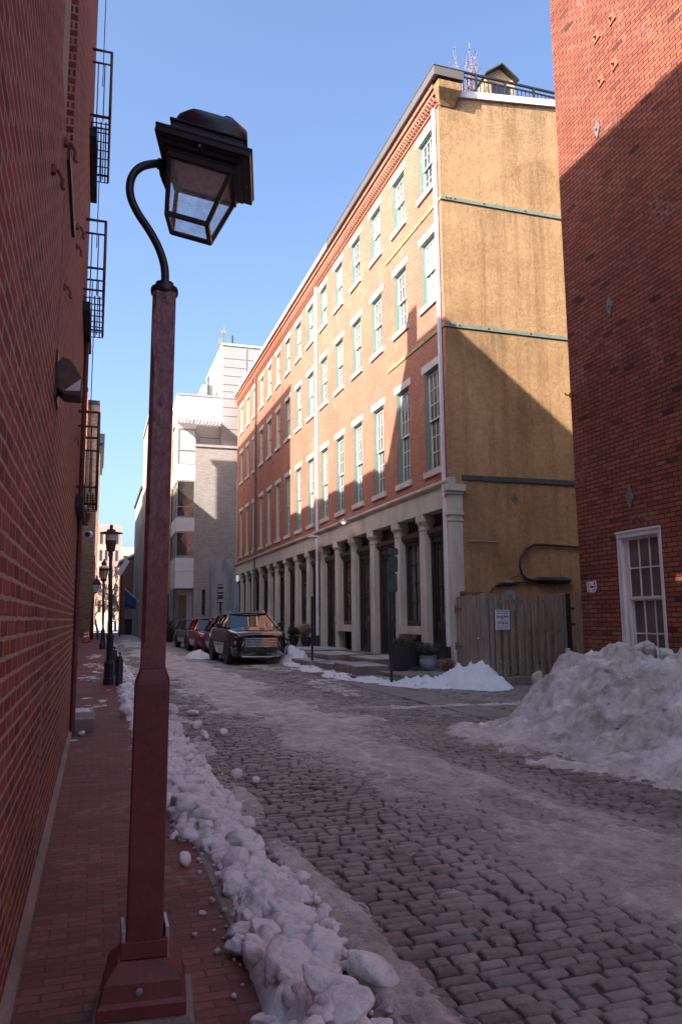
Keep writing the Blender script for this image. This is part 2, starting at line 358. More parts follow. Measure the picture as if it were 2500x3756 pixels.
# ------------------------------------------------------------------ mesh builder
ORIG = {}
class MB:
    def __init__(s): s.v = []; s.f = []; s.mi = []; s.m = 0
    def add(s, vs, fs):
        n = len(s.v); s.v.extend([tuple(p) for p in vs]); s.f.extend([tuple(i+n for i in f) for f in fs]); s.mi.extend([s.m]*len(fs)); return s
    def box(s, x0, x1, y0, y1, z0, z1):
        return s.add([(x0, y0, z0), (x1, y0, z0), (x1, y1, z0), (x0, y1, z0), (x0, y0, z1), (x1, y0, z1), (x1, y1, z1), (x0, y1, z1)],
                     [(0, 3, 2, 1), (4, 5, 6, 7), (0, 1, 5, 4), (1, 2, 6, 5), (2, 3, 7, 6), (3, 0, 4, 7)])
    def obox(s, c, ax, ay, az, hx, hy, hz):
        c, ax, ay, az = Vector(c), Vector(ax), Vector(ay), Vector(az)
        P = [c+ax*hx*i+ay*hy*j+az*hz*k for k in (-1, 1) for (i, j) in ((-1, -1), (1, -1), (1, 1), (-1, 1))]
        return s.add(P, [(0, 3, 2, 1), (4, 5, 6, 7), (0, 1, 5, 4), (1, 2, 6, 5), (2, 3, 7, 6), (3, 0, 4, 7)])
    def quad(s, a, b, c, d): return s.add([a, b, c, d], [(0, 1, 2, 3)])
    def prism(s, poly, axis, a, b):
        """poly: 2D points; axis 'x','y','z' = extrude direction; 2D coords are the other two in order"""
        def mk(p, t):
            return {'x': (t, p[0], p[1]), 'y': (p[0], t, p[1]), 'z': (p[0], p[1], t)}[axis]
        n = len(poly)
        vs = [mk(p, a) for p in poly]+[mk(p, b) for p in poly]
        fs = [tuple(range(n))[::-1], tuple(range(n, 2*n))]+[(i, (i+1) % n, (i+1) % n+n, i+n) for i in range(n)]
        return s.add(vs, fs)
    def tube(s, pts, r, n=8, cap=True):
        pts = [Vector(p) for p in pts]; m = len(pts)
        rs = r if hasattr(r, '__len__') else [r]*m
        up = None; vs = []
        for i, p in enumerate(pts):
            t = (pts[min(i+1, m-1)]-pts[max(i-1, 0)]).normalized()
            if up is None:
                up = Vector((0, 0, 1)) if abs(t.z) < .9 else Vector((1, 0, 0))
            a = t.cross(up)
            if a.length < 1e-6: a = t.orthogonal()
            a.normalize(); b = a.cross(t).normalized(); up = b
            for k in range(n):
                an = 2*math.pi*k/n
                vs.append(p+a*math.cos(an)*rs[i]+b*math.sin(an)*rs[i])
        fs = [(i*n+k, i*n+(k+1) % n, (i+1)*n+(k+1) % n, (i+1)*n+k) for i in range(m-1) for k in range(n)]
        if cap: fs += [tuple(range(n))[::-1], tuple(range((m-1)*n, m*n))]
        return s.add(vs, fs)
    def lathe(s, prof, c=(0, 0), n=16, rot=0., tilt=(0, 0), capt=True):
        vs = []; m = len(prof)
        for (r, z) in prof:
            for k in range(n):
                a = 2*math.pi*k/n+rot
                vs.append((c[0]+r*math.cos(a)+tilt[0]*z, c[1]+r*math.sin(a)+tilt[1]*z, z))
        fs = [(i*n+k, i*n+(k+1) % n, (i+1)*n+(k+1) % n, (i+1)*n+k) for i in range(m-1) for k in range(n)]
        fs += [tuple(range(n))[::-1], tuple(range((m-1)*n, m*n))]
        return s.add(vs, fs)
    def xform(s, M):
        s.v = [tuple(M @ Vector(p)) for p in s.v]; return s
    def mesh(s, name, mats, smooth=False, origin=(0, 0, 0)):
        me = bpy.data.meshes.new(name)
        o = origin
        me.from_pydata([(p[0]-o[0], p[1]-o[1], p[2]-o[2]) for p in s.v], [], s.f)
        for m in (mats if isinstance(mats, (list, tuple)) else [mats]): me.materials.append(MT[m] if isinstance(m, str) else m)
        if any(s.mi): me.polygons.foreach_set('material_index', s.mi)
        if smooth: me.polygons.foreach_set('use_smooth', [True]*len(me.polygons))
        me.update(); return me
    def build(s, name, mats, parent=None, smooth=False, bevel=0., at=None, seg=2, auto=None, origin=None):
        if parent is not None: og = ORIG[parent.name]
        else: og = origin if origin is not None else (0, 0, 0)
        me = s.mesh(name, mats, smooth, og)
        o = bpy.data.objects.new(name, me); COL.objects.link(o)
        if parent is not None: o.parent = parent
        else: o.location = og
        ORIG[o.name] = og
        if bevel:
            b = o.modifiers.new('bevel', 'BEVEL'); b.width = bevel; b.segments = seg; b.limit_method = 'ANGLE'; b.angle_limit = R_(35)
            b.harden_normals = False
        if auto is not None:
            me.polygons.foreach_set('use_smooth', [True]*len(me.polygons))
            me.set_sharp_from_angle(angle=R_(auto))
        return o
def tag(o, label=None, cat=None, group=None, kind=None):
    if label: o['label'] = label
    if cat: o['category'] = cat
    if group: o['group'] = group
    if kind: o['kind'] = kind
    return o
def thing(name, loc, label, cat, group=None):
    o = bpy.data.objects.new(name, None); COL.objects.link(o); o.location = loc
    o.empty_display_size = .2
    ORIG[o.name] = tuple(loc)
    return tag(o, label, cat, group)
def copy_tree(o, loc=None, rz=None, parent=None):
    c = o.copy(); COL.objects.link(c)
    if parent is not None: c.parent = parent
    if loc is not None: c.location = loc
    if rz is not None: c.rotation_euler = (0, 0, rz)
    ORIG[c.name] = tuple(c.location) if parent is None else ORIG[parent.name]
    for ch in list(o.children): copy_tree(ch, parent=c)
    return c
def wallgrid(mb, axis, c, u0, u1, z0, z1, openings, depth, sign):
    """wall face in plane axis=c with rectangular openings (ua,ub,za,zb) and reveals going 'depth' along +sign axis"""
    us = sorted({u0, u1, *[a for o in openings for a in o[:2]]}); zs = sorted({z0, z1, *[a for o in openings for a in o[2:4]]})
    def P(u, z, d=0.):
        return (c+d, u, z) if axis == 'x' else (u, c+d, z)
    flip = (axis == 'x') != (sign > 0)
    def q(a, b, cc, d):
        mb.quad(*((a, b, cc, d) if flip else (d, cc, b, a)))
    for i in range(len(us)-1):
        j = 0
        while j < len(zs)-1:
            um, zm = (us[i]+us[i+1])/2, (zs[j]+zs[j+1])/2
            ins = any(o[0] < um < o[1] and o[2] < zm < o[3] for o in openings)
            if not ins:
                q(P(us[i], zs[j]), P(us[i+1], zs[j]), P(us[i+1], zs[j+1]), P(us[i], zs[j+1]))
            j += 1
    D = depth*sign
    for (a, b, za, zb) in [o[:4] for o in openings]:
        q(P(a, za), P(a, za, D), P(a, zb, D), P(a, zb))
        q(P(b, za, D), P(b, za), P(b, zb), P(b, zb, D))
        q(P(a, za, D), P(a, za), P(b, za), P(b, za, D))
        q(P(a, zb), P(a, zb, D), P(b, zb, D), P(b, zb))
    return mb
def textmesh(txt, size, bold=0.):
    cu = bpy.data.curves.new('lettering', 'FONT'); cu.body = txt; cu.size = size; cu.extrude = .001; cu.align_x = 'CENTER'; cu.offset = bold
    o = bpy.data.objects.new('lettering', cu); COL.objects.link(o)
    bpy.context.view_layer.update()
    me = bpy.data.meshes.new_from_object(o)
    vs = [tuple(v.co) for v in me.vertices]; fs = [tuple(p.vertices) for p in me.polygons]
    bpy.data.objects.remove(o); bpy.data.curves.remove(cu); bpy.data.meshes.remove(me)
    return vs, fs
# ================================================================== RIGHT: granite-fronted brick row
MT['ochrestrap'] = plain('ochre_painted_steel', (.36, .31, .13), .6, .1, .25, 7, .3)
XB, Y0 = 8.624, 17.644
PITCH = 2.096; WC0 = 18.58
FL = [(5.43, 8.29, 8.51, 5.27), (10.21, 12.13, 12.35, 10.05), (13.57, 15.23, 15.47, 13.41)]
WW = .475
def window_meshes(z0, z1, rows, frame, sash, tag_):
    """meshes in local coords: x=0 is the wall face, +x inwards, y centred, z absolute"""
    fr = MB(); d = .02
    t = .085
    for s in (-1, 1):
        def jb(a, c, xa, xb):
            ya, yb = sorted((s*a, s*c)); fr.box(xa, xb, ya, yb, z0, z1)
        jb(WW-.035, WW-.001, d, d+.16); jb(WW-.06, WW-.036, d+.03, d+.16); jb(WW-t, WW-.061, d+.075, d+.16)
    fr.box(d, d+.16, -WW+.035, WW-.035, z1-.04, z1-.001); fr.box(d+.05, d+.16, -WW+.061, WW-.061, z1-t, z1-.041); fr.box(d-.01, d+.16, -WW+.061, WW-.061, z0+.001, z0+.05)
    zm = (z0+z1)/2+.02
    def sashm(za, zb, dd):
        s = MB(); w = WW-t; b = .045
        s.box(dd, dd+.035, -w, -w+b, za, zb); s.box(dd, dd+.035, w-b, w, za, zb)
        s.box(dd, dd+.035, -w+b, w-b, za, za+b); s.box(dd, dd+.035, -w+b, w-b, zb-b, zb)
        for k in (1, 2):
            y = -w+b+(2*w-2*b)*k/3; s.box(dd+.008, dd+.03, y-.009, y+.009, za+b, zb-b)
        for k in range(1, rows):
            z = za+b+(zb-za-2*b)*k/rows; s.box(dd+.006, dd+.032, -w+b, w-b, z-.009, z+.009)
        return s
    up, lo = sashm(zm-.03, z1-t, d+.075), sashm(z0+.05, zm+.02, d+.115)
    d = .08
    pa = MB()
    pa.quad((d+.04, WW-t, zm-.03), (d+.04, -WW+t, zm-.03), (d+.04, -WW+t, z1-t), (d+.04, WW-t, z1-t))
    pa.quad((d+.075, WW-t, z0+.05), (d+.075, -WW+t, z0+.05), (d+.075, -WW+t, zm+.02), (d+.075, WW-t, zm+.02))
    return (fr.mesh('window', [frame]), up.mesh('sash', [sash]), lo.mesh('sash', [sash]), pa.mesh('pane', ['winglass']))
def stone_mesh(kind, za, zb, hw, out):
    s = MB(); s.box(-out, .11, -hw, hw, za, zb); return s.mesh(kind, ['brownstone'])
def child(name, me, parent, loc=(0, 0, 0)):
    o = bpy.data.objects.new(name, me); COL.objects.link(o); o.parent = parent; o.location = loc
    ORIG[o.name] = ORIG[parent.name]; return o
def win_set(frame, sash):
    out = []
    for k, (z0, z1, zl, zs) in enumerate(FL):
        m = window_meshes(z0, z1, 3 if k == 0 else 2, frame, sash, k)
        fr_, up_, lo_, pa_ = m; pas = []
        for gm in ('winglass', 'palepane', 'winglass', 'dimpane'):
            q = pa_.copy(); q.materials[0] = MT[gm]; pas.append(q)
        m = (fr_, up_, lo_, pas)
        out.append((*m, stone_mesh('lintel', z1, zl, WW+.16, .018), stone_mesh('sill', zs, z0, WW+.13, .06)))
    return out
def place_windows(parent, cols, ms):
    org = ORIG[parent.name]
    for i in cols:
        yc = WC0+PITCH*i
        for k in range(3):
            fr, up, lo, pa, li, si = ms[k]
            L = (XB-org[0], yc-org[1], 0-org[2])
            w = child('window', fr, parent, L)
            for nm, me in (('sash', up), ('sash', lo), ('pane', random.choice(pa)), ('lintel', li), ('sill', si)): child(nm, me, w)
YCOL = [19.54, 21.43, 23.66, 25.66, 27.6, 29.63, 31.77, 33.8, 35.86, 37.96, 39.62, 41.87, 44.15, 45.95, 47.79]
YSPLIT, YEND = 36.1, 49.5
ZB = .29
def facade(parent, y0, y1, cols, mat):
    ops = [(WC0+PITCH*i-WW, WC0+PITCH*i+WW, z0, z1) for i in cols for (z0, z1, _, _) in FL]
    mb = MB(); wallgrid(mb, 'x', XB, y0, y1, 5.0, 16.32, ops, .2, 1)
    return mb.build('facade_wall', mat, parent)
def cornice(parent, y0, y1, mat):
    mb = MB()
    mb.box(XB-.04, XB+.05, y0, y1, 15.63, 15.69)
    mb.box(XB-.06, XB+.05, y0, y1, 15.72, 15.75)
    y = y0+.02
    while y < y1-.08:
        mb.box(XB-.11, XB+.04, y, y+.065, 15.752, 15.85)
        mb.box(XB-.13, XB+.04, y+.065, y+.13, 15.853, 15.93)
        y += .145
    mb.box(XB-.14, XB+.05, y0, y1, 15.935, 16.02); mb.box(XB-.11, XB+.05, y0, y1, 16.023, 16.12); mb.box(XB-.17, XB+.05, y0, y1, 16.123, 16.29)
    return mb.build('cornice', mat, parent)
def column_mesh():
    s = MB(); a, c = .175, .045
    def ring(h, cc): return [(-h, -h+cc), (-h+cc, -h), (h-cc, -h), (h, -h+cc), (h, h-cc), (h-cc, h), (-h+cc, h), (-h, h-cc)]
    lv = [(a, c, ZB), (a-.012, c, 3.86), (a+.01, c, 3.865), (a+.01, c, 3.90), (a-.005, c, 3.905), (a, c, 3.98), (a+.03, c, 4.04), (a+.055, c, 4.09), (a+.065, c, 4.10), (a+.065, c, 4.285)]
    vs = []
    for (h, cc, z) in lv: vs += [(x, y, z) for x, y in ring(h, cc)]
    fs = [(i*8+k, i*8+(k+1) % 8, i*8+8+(k+1) % 8, i*8+8+k) for i in range(len(lv)-1) for k in range(8)]
    fs += [tuple(range(8))[::-1], tuple(range(len(vs)-8, len(vs)))]
    return s.add(vs, fs).mesh('column', ['granite'])
def shop_door_meshes(w):
    fx = .24; d = MB(); h = w/2
    d.box(fx, fx+.2, -h, -h+.22, ZB, 3.72); d.box(fx, fx+.2, h-.22, h, ZB, 3.72)
    d.box(fx-.03, fx, -h+.04, -h+.17, ZB, 3.6); d.box(fx-.03, fx, h-.17, h-.04, ZB, 3.6)
    d.box(fx-.13, fx+.2, -h, h, 3.74, 3.88); d.box(fx-.07, fx+.2, -h+.01, h-.01, 3.66, 3.738)
    d.box(fx, fx+.2, -h+.22, h-.22, 3.5, 3.655)
    d.box(fx+.05, fx+.2, -h, h, 3.882, 3.96); d.box(fx+.05, fx+.2, -h, h, 4.2, 4.30)
    for k in range(9): 
        y = -h+.05+(w-.1)*k/8; d.box(fx+.08, fx+.11, y-.012, y+.012, 3.96, 4.2)
    d.box(fx+.02, fx+.2, -h+.22, h-.22, ZB, ZB+.08)
    lf = MB(); a = h-.222
    lf.box(fx+.06, fx+.12, -a, -a+.11, ZB+.08, 3.5); lf.box(fx+.06, fx+.12, a-.11, a, ZB+.08, 3.5); lf.box(fx+.06, fx+.12, -.055, .055, ZB+.08, 3.5)
    for (za, zb) in ((ZB+.08, ZB+.24), (1.06, 1.32), (3.34, 3.5)):
        for (ya, yb) in ((-a+.11, -.055), (.055, a-.11)): lf.box(fx+.06, fx+.12, ya, yb, za, zb)
    for (ya, yb) in ((-a+.11, -.055), (.055, a-.11)):
        lf.box(fx+.09, fx+.11, ya, yb, ZB+.24, 1.06)
        for k in range(1, 4): z = 1.32+2.02*k/4; lf.box(fx+.07, fx+.1, ya, yb, z-.012, z+.012)
        ym = (ya+yb)/2; lf.box(fx+.07, fx+.1, ym-.009, ym+.009, 1.32, 3.34)
    pn = MB(); pn.quad((fx+.1, a, 1.32), (fx+.1, -a, 1.32), (fx+.1, -a, 3.34), (fx+.1, a, 3.34)); pn.quad((fx+.1, h, 3.96), (fx+.1, -h, 3.96), (fx+.1, -h, 4.2), (fx+.1, h, 4.2))
    hd = MB(); hd.tube([(fx+.06, .03, 1.45), (fx+.01, .03, 1.45), (fx+.01, .03, 1.52), (fx+.01, .03, 1.33)], .014, 6)
    return d.mesh('door', ['blackwood']), lf.mesh('door_leaf', ['blackwood']), pn.mesh('pane', ['shopglass']), hd.mesh('handle', ['galv'])
def shop_window_meshes(w):
    fx = .24; d = MB(); h = w/2
    d.box(fx, fx+.2, -h, -h+.2, 1.2, 3.72); d.box(fx, fx+.2, h-.2, h, 1.2, 3.72)
    d.box(fx-.13, fx+.2, -h, h, 3.74, 3.88); d.box(fx-.07, fx+.2, -h+.01, h-.01, 3.66, 3.738); d.box(fx, fx+.2, -h+.2, h-.2, 3.56, 3.655)
    d.box(fx, fx+.2, -h+.2, h-.2, 1.2, 1.36)
    d.box(fx+.05, fx+.2, -h, h, 3.882, 3.96); d.box(fx+.05, fx+.2, -h, h, 4.2, 4.3)
    for k in range(9):
        y = -h+.05+(w-.1)*k/8; d.box(fx+.08, fx+.11, y-.012, y+.012, 3.96, 4.2)
    a = h-.2
    for (ya, yb) in ((-a, -a+.07), (a-.07, a)): d.box(fx+.06, fx+.11, ya, yb, 1.36, 3.56)
    for k in (1, 2): y = -a+2*a*k/3; d.box(fx+.06, fx+.1, y-.012, y+.012, 1.36, 3.56)
    for k in range(1, 4): z = 1.36+2.2*k/4; d.box(fx+.062, fx+.098, -a, a, z-.014, z+.014)
    pn = MB(); pn.quad((fx+.095, a, 1.36), (fx+.095, -a, 1.36), (fx+.095, -a, 3.56), (fx+.095, a, 3.56)); pn.quad((fx+.1, h, 3.96), (fx+.1, -h, 3.96), (fx+.1, -h, 4.2), (fx+.1, h, 4.2))
    sl = MB(); sl.box(-.06, fx+.2, -h+.01, h-.01, .97, 1.19)
    ce = MB(); ce.box(fx+.15, fx+.2, -h, h, ZB, .97)
    return d.mesh('shop_window', ['blackwood']), pn.mesh('pane', ['shopglass']), sl.mesh('stone_sill', ['granite']), ce.mesh('cellar_opening', ['blackplastic'])
ms_green = win_set('greenwin', 'whitesash')
ms_tan = win_set('tanwin', 'tanwin')
colm = column_mesh()
doorm = shop_door_meshes(1.64); winm = shop_window_meshes(1.64)
rowA = thing('brick_building', (XB, Y0, 0), 'four-storey brick building with sage green sash windows, ochre gable end and granite columns', 'building')
rowB = thing('brick_building', (XB, YSPLIT, 0), 'four-storey brick building with buff windows, between the green-windowed building and the pale modern block', 'building')
for (par, ya, yb, cols, bm) in ((rowA, Y0, YSPLIT, range(0, 9), 'brick_row'), (rowB, YSPLIT, YEND, range(9, 15), 'brick_tan_row')):
    facade(par, ya, yb, cols, bm)
    place_windows(par, cols, ms_green if par is rowA else ms_tan)
    cornice(par, ya, yb, bm)
    org = ORIG[par.name]
    # stone entablature over the columns
    mb = MB(); mb.box(XB-.05, XB+.62, ya+(.36 if par is rowA else .003), yb-.002, 4.29, 4.84); mb.build('entablature', 'granite', par, bevel=.008)
    mb = MB()
    y = ya-.14 if par is rowA else ya+.002
    rr = random.Random(5)
    while y < yb-.05:
        L = min(rr.uniform(1.2, 2.4), yb-y); e = rr.uniform(0, .03)
        mb.prism([(XB-.05, 4.842), (XB-.08, 4.86), (XB-.14+e, 4.90), (XB-.16+e, 4.93), (XB-.16+e, 5.0-e*.3), (XB-.02, 5.045), (XB+.1, 5.045), (XB+.1, 4.842)], 'y', y, y+L-.006)
        y += L
    mb.v = [(a, b, c) for (a, b, c) in mb.v]
    # prism 'y' expects (x,z) pairs
    mb.build('string_course', 'granite', par, bevel=.006)
    for i, yc in enumerate(YCOL):
        if not (ya <= yc < yb): continue
        o = child('column', colm, par, (XB+.16-org[0], yc-org[1], 0))
    bays = [(Y0+.36, YCOL[0]-.17)]+[(YCOL[i]+.17, YCOL[i+1]-.17) for i in range(14)]+[(YCOL[14]+.17, YEND)]
    for i, (a, b) in enumerate(bays):
        yc = (a+b)/2
        if not (ya <= yc < yb): continue
        s = (b-a+.2)/1.64
        L = (XB-org[0], yc-org[1], 0)
        if i % 3 == 1:
            d, pn, sl, ce = winm
            o = child('shop_window', d, par, L); o.scale = (1, s, 1)
            for nm, me in (('pane', pn), ('stone_sill', sl), ('cellar_opening', ce)): child(nm, me, o)
        else:
            d, lf, pn, hd = doorm
            o = child('door', d, par, L); o.scale = (1, s, 1)
            for nm, me in (('door_leaf', lf), ('pane', pn), ('handle', hd)): child(nm, me, o)
    mb = MB(); mb.box(XB-.02, XB+.7, ya+.003, yb-.003, -.3, ZB-.003); mb.build('plinth', 'stone_step', par)
    mb = MB(); mb.box(XB+.50, XB+.7, ya+.4, yb-.01, ZB, 4.3); mb.build('shopfront_backing', 'blackwood', par)
    # behind: roof, and an added black box that stops light leaking through
    mb = MB(); mb.quad((XB-.1, ya, 15.98), (14.3, ya, 16.69), (14.3, yb, 16.69), (XB-.1, yb, 15.98)); mb.quad((14.3, ya, 16.69), (20., ya, 16.02), (20., yb, 16.02), (14.3, yb, 16.69)); mb.build('roof', 'roof', par)
    mb = MB(); mb.box(XB+.25, 20., ya+.3, yb-.1, 5.1, 15.6); mb.build('light_block', 'blackplastic', par)
# corner pier with capital and the cornice return on the gable side
mb = MB()
mb.box(XB-.03, XB+.33, Y0-.03, Y0+.34, -.3, 3.9)
mb.box(XB-.05, XB+.35, Y0-.05, Y0+.355, 3.903, 3.98); mb.box(XB-.035, XB+.335, Y0-.035, Y0+.345, 3.983, 4.06); mb.box(XB-.07, XB+.36, Y0-.07, Y0+.357, 4.063, 4.15)
mb.box(XB-.045, XB+.345, Y0-.04, Y0+.355, 4.153, 4.60); mb.build('corner_pier', 'granite', rowA, bevel=.012)
mb = MB(); mb.box(XB-.1, XB+.36, Y0-.08, Y0+.357, 4.604, 4.68); mb.box(XB-.155, XB+.40, Y0-.14, Y0-.002, 4.683, 4.86)
mb.box(XB-.10, XB+.30, Y0-.06, Y0+.357, 4.684, 4.84); mb.build('cornice_return', 'granite', rowA, bevel=.01)
# gable wall
TOPZ = lambda x: 16.06+.118*(x-9.16)
mb = MB()
for (xa, xb) in ((XB, 11.), (11., 14.3)):
    mb.quad((xa, Y0, -.35), (xb, Y0, -.35), (xb, Y0, TOPZ(xb)), (xa, Y0, TOPZ(xa)))
mb.quad((14.3, Y0, -.35), (20, Y0, -.35), (20, Y0, 16.0), (14.3, Y0, TOPZ(14.3)))
mb.build('gable_wall', 'stucco', rowA)
mb = MB(); vs = []
for (x, dy, dz) in ((9.14, 0, 0), (14.3, 0, 0)):
    z = 15.97+.118*(x-9.16); vs += [(x, Y0-.07, z), (x, Y0+.1, z), (x, Y0+.1, z+.2), (x, Y0-.07, z+.2)]
mb.add(vs, [(0, 1, 2, 3), (7, 6, 5, 4), (0, 4, 5, 1), (1, 5, 6, 2), (2, 6, 7, 3), (3, 7, 4, 0)]); mb.build('rake_fascia', 'whitepaint', rowA)
mb = MB()
vs = [(8.66, Y0-.02, 15.62), (9.12, Y0-.02, 15.62), (9.16, Y0-.10, 15.78), (8.60, Y0-.10, 15.78), (9.22, Y0-.26, 16.02), (8.52, Y0-.26, 16.02), (9.24, Y0-.28, 16.24), (8.5, Y0-.28, 16.24)]
bk = [(8.66, Y0+.05, 15.62), (9.12, Y0+.05, 15.62), (9.24, Y0+.05, 16.24), (8.5, Y0+.05, 16.24), (9.16, Y0+.05, 15.78), (8.60, Y0+.05, 15.78), (9.22, Y0+.05, 16.02), (8.52, Y0+.05, 16.02)]
mb.add(vs+bk, [(0, 1, 2, 3), (3, 2, 4, 5), (5, 4, 6, 7), (8, 9, 1, 0), (1, 9, 12, 2), (2, 12, 14, 4), (4, 14, 10, 6), (0, 3, 13, 8), (3, 5, 15, 13), (5, 7, 11, 15), (7, 6, 10, 11)])
mb.build('eave_bracket', 'stucco', rowA, bevel=.02)
# gutters
mb = MB(); mb.box(8.36, 8.62, Y0-.33, YSPLIT-8.4, 16.30, 16.57); mb.box(8.62, 9.28, Y0-.33, Y0-.005, 16.30, 16.57); mb.box(8.345, 8.63, Y0-.345, YSPLIT-8.4, 16.573, 16.60); mb.box(8.63, 9.3, Y0-.345, Y0+.1, 16.573, 16.60)
mb.build('gutter', 'gutter', rowA, bevel=.006)
mb = MB(); mb.box(8.36, 8.62, YSPLIT-8.398, YSPLIT, 16.31, 16.44); mb.box(8.38, 8.62, YSPLIT-8.398, YSPLIT, 16.46, 16.56); mb.build('gutter', 'creamgutter', rowA)
mb = MB(); mb.box(8.36, 8.62, YSPLIT+.002, YEND+.25, 16.31, 16.44); mb.box(8.38, 8.62, YSPLIT+.002, YEND+.25, 16.46, 16.56); mb.build('gutter', 'creamgutter', rowB)
def pipe(par, y, z0, z1, r, mat, zs=()):
    mb = MB(); mb.box(XB-.075-r, XB-.075+r, y-r, y+r, z0, z1)
    for z in zs: mb.box(XB-.08-r, XB-.07+r, y-r-.008, y+r+.008, z, z+.03); mb.box(XB-.07+r, XB+.02, y-r*.5, y+r*.5, z+.005, z+.025)
    return mb.build('downspout', mat, par, bevel=.006)
pipe(rowA, 17.83, .70, 15.62, .042, 'whitepipe', (2.4, 5.2, 7.2, 10.2, 13., 15.))
o = pipe(rowA, 17.83, -.1, .698, .05, 'iron'); o.name = 'downspout_shoe'
pipe(rowA, 29.95, .75, 15.62, .05, 'whitepipe', (2.4, 5.2, 8., 11., 14.))
o = pipe(rowA, 29.95, -.05, .748, .056, 'iron'); o.name = 'downspout_shoe'
pipe(rowB, 43.0, .3, 15.8, .05, 'gutter', (4., 7.5, 10.5, 14.))
# steel straps
for z in (12.87, 9.22):
    mb = MB(); mb.box(XB-.004, 14.2, Y0-.03, Y0-.002, z-.05, z+.05)
    for x in (8.75, 8.87, 9.02, 9.9, 11.2): mb.box(x-.02, x+.02, Y0-.055, Y0-.03, z+.01, z+.045)
    mb.build('steel_strap', 'greenstrap', rowA)
for z in (12.87, 9.22):
    mb = MB(); mb.box(XB-.028, XB-.004, Y0-.03, 21.85, z-.05, z+.05)
    for y in (18.9, 20.3, 21.6): mb.box(XB-.05, XB-.028, y-.025, y+.025, z-.025, z+.025)
    mb.build('steel_strap', 'ochrestrap', rowA)
mb = MB(); mb.box(XB+.36, 14.2, Y0-.035, Y0-.002, 5.0, 5.13)
for x in (9.1, 9.3, 9.55): mb.box(x-.02, x+.02, Y0-.05, Y0-.035, 5.04, 5.08)
mb.build('steel_strap', 'darkstrap', rowA)
# wall anchors on the facade (one mesh each, shared)
am = MB(); am.tube([(-.004, 0, .07), (-.03, 0, .0), (-.004, 0, -.07)], .012, 5); am.tube([(-.004, -.05, 0), (-.03, 0, 0), (-.004, .05, 0)], .012, 5); am.box(-.045, .0, -.018, .018, -.018, .018)
amesh = am.mesh('wall_anchor', ['gold']); amesh.materials[0] = plain('ochre_anchor_paint', (.5, .36, .13), .7, 0, .25, 12, .2)
am2 = am.mesh('wall_anchor', ['rust'])
for i in range(2, 15):
    for z in (9.55, 12.95):
        if random.random() < .82:
            par = rowA if i < 9 else rowB
            yc = WC0+PITCH*(i-.5)
            child('wall_anchor', amesh if i < 9 else am2, par, (XB-ORIG[par.name][0], yc-ORIG[par.name][1], z+random.uniform(-.1, .1)))
dm = MB(); dm.prism([(-.10, 0), (0, -.17), (.10, 0), (0, .17)], 'y', -.02, 0.); dm.tube([(0, -.02, .01), (0, -.06, .01)], .022, 8)
dmesh = dm.mesh('anchor_plate', ['anchor'])
child('anchor_plate', dmesh, rowA, (10.52-XB, -.004, 4.57))
# roof deck railing
mb = MB(); yr = Y0+.06
mb.box(8.88, 13.6, yr-.03, yr+.03, 16.86, 16.91); mb.box(8.92, 13.6, yr-.02, yr+.02, 16.72, 16.755)
x = 8.92
k = 0
while x < 13.6:
    w = .03 if k % 7 == 0 else .011
    mb.box(x-w, x+w, yr-w, yr+w, TOPZ(x)+.05 if x > 9.2 else 16.1, 16.86 if k % 7 == 0 else 16.72); x += .135; k += 1
mb.box(8.88, 8.94, yr+.03, 24.5, 16.86, 16.91); mb.box(8.89, 8.93, yr+.03, 24.5, 16.72, 16.755)
y = yr+.15
while y < 24.4: mb.box(8.9, 8.92, y-.011, y+.011, 16.5, 16.72); y += .135
mb.build('roof_railing', 'darkmetal', rowA)
# dormer
dx0, dx1, dy0, dy1 = 11.2, 12.25, 19.5, 22.5
mb = MB()
mb.prism([(dx0, 16.8), (dx1, 16.8), (dx1, 18.5), ((dx0+dx1)/2, 18.86), (dx0, 18.5)], 'y', dy0, dy1)
dorm = mb.build('dormer', 'woodtan', rowA)
mb = MB(); mb.box(dx0+.2, dx1-.2, dy0-.03, dy0-.002, 16.9, 18.3); mb.build('dormer_door', 'darkglass', dorm)
mb = MB()
xm = (dx0+dx1)/2
for sgn, xe in ((-1, dx0-.07), (1, dx1+.07)):
    vs = [(xm, dy0-.2, 18.9), (xe, dy0-.2, 18.45), (xe, dy1, 18.45), (xm, dy1, 18.9)]
    vs += [(a, b, c+.05) for a, b, c in vs]
    mb.add(vs, [(0, 1, 2, 3), (7, 6, 5, 4), (0, 4, 5, 1), (1, 5, 6, 2), (2, 6, 7, 3), (3, 7, 4, 0)])
mb.build('dormer_roof', 'darkstrap', dorm)
mb = MB(); mb.box(8.75, 9.35, 48.6, 49.2, 16.4, 17.3); mb.build('chimney', 'brick_tan_row', rowB)
mb = MB(); mb.box(8.68, 9.42, 48.53, 49.27, 17.303, 17.4); mb.build('chimney_cap', 'whitepaint', rowB)
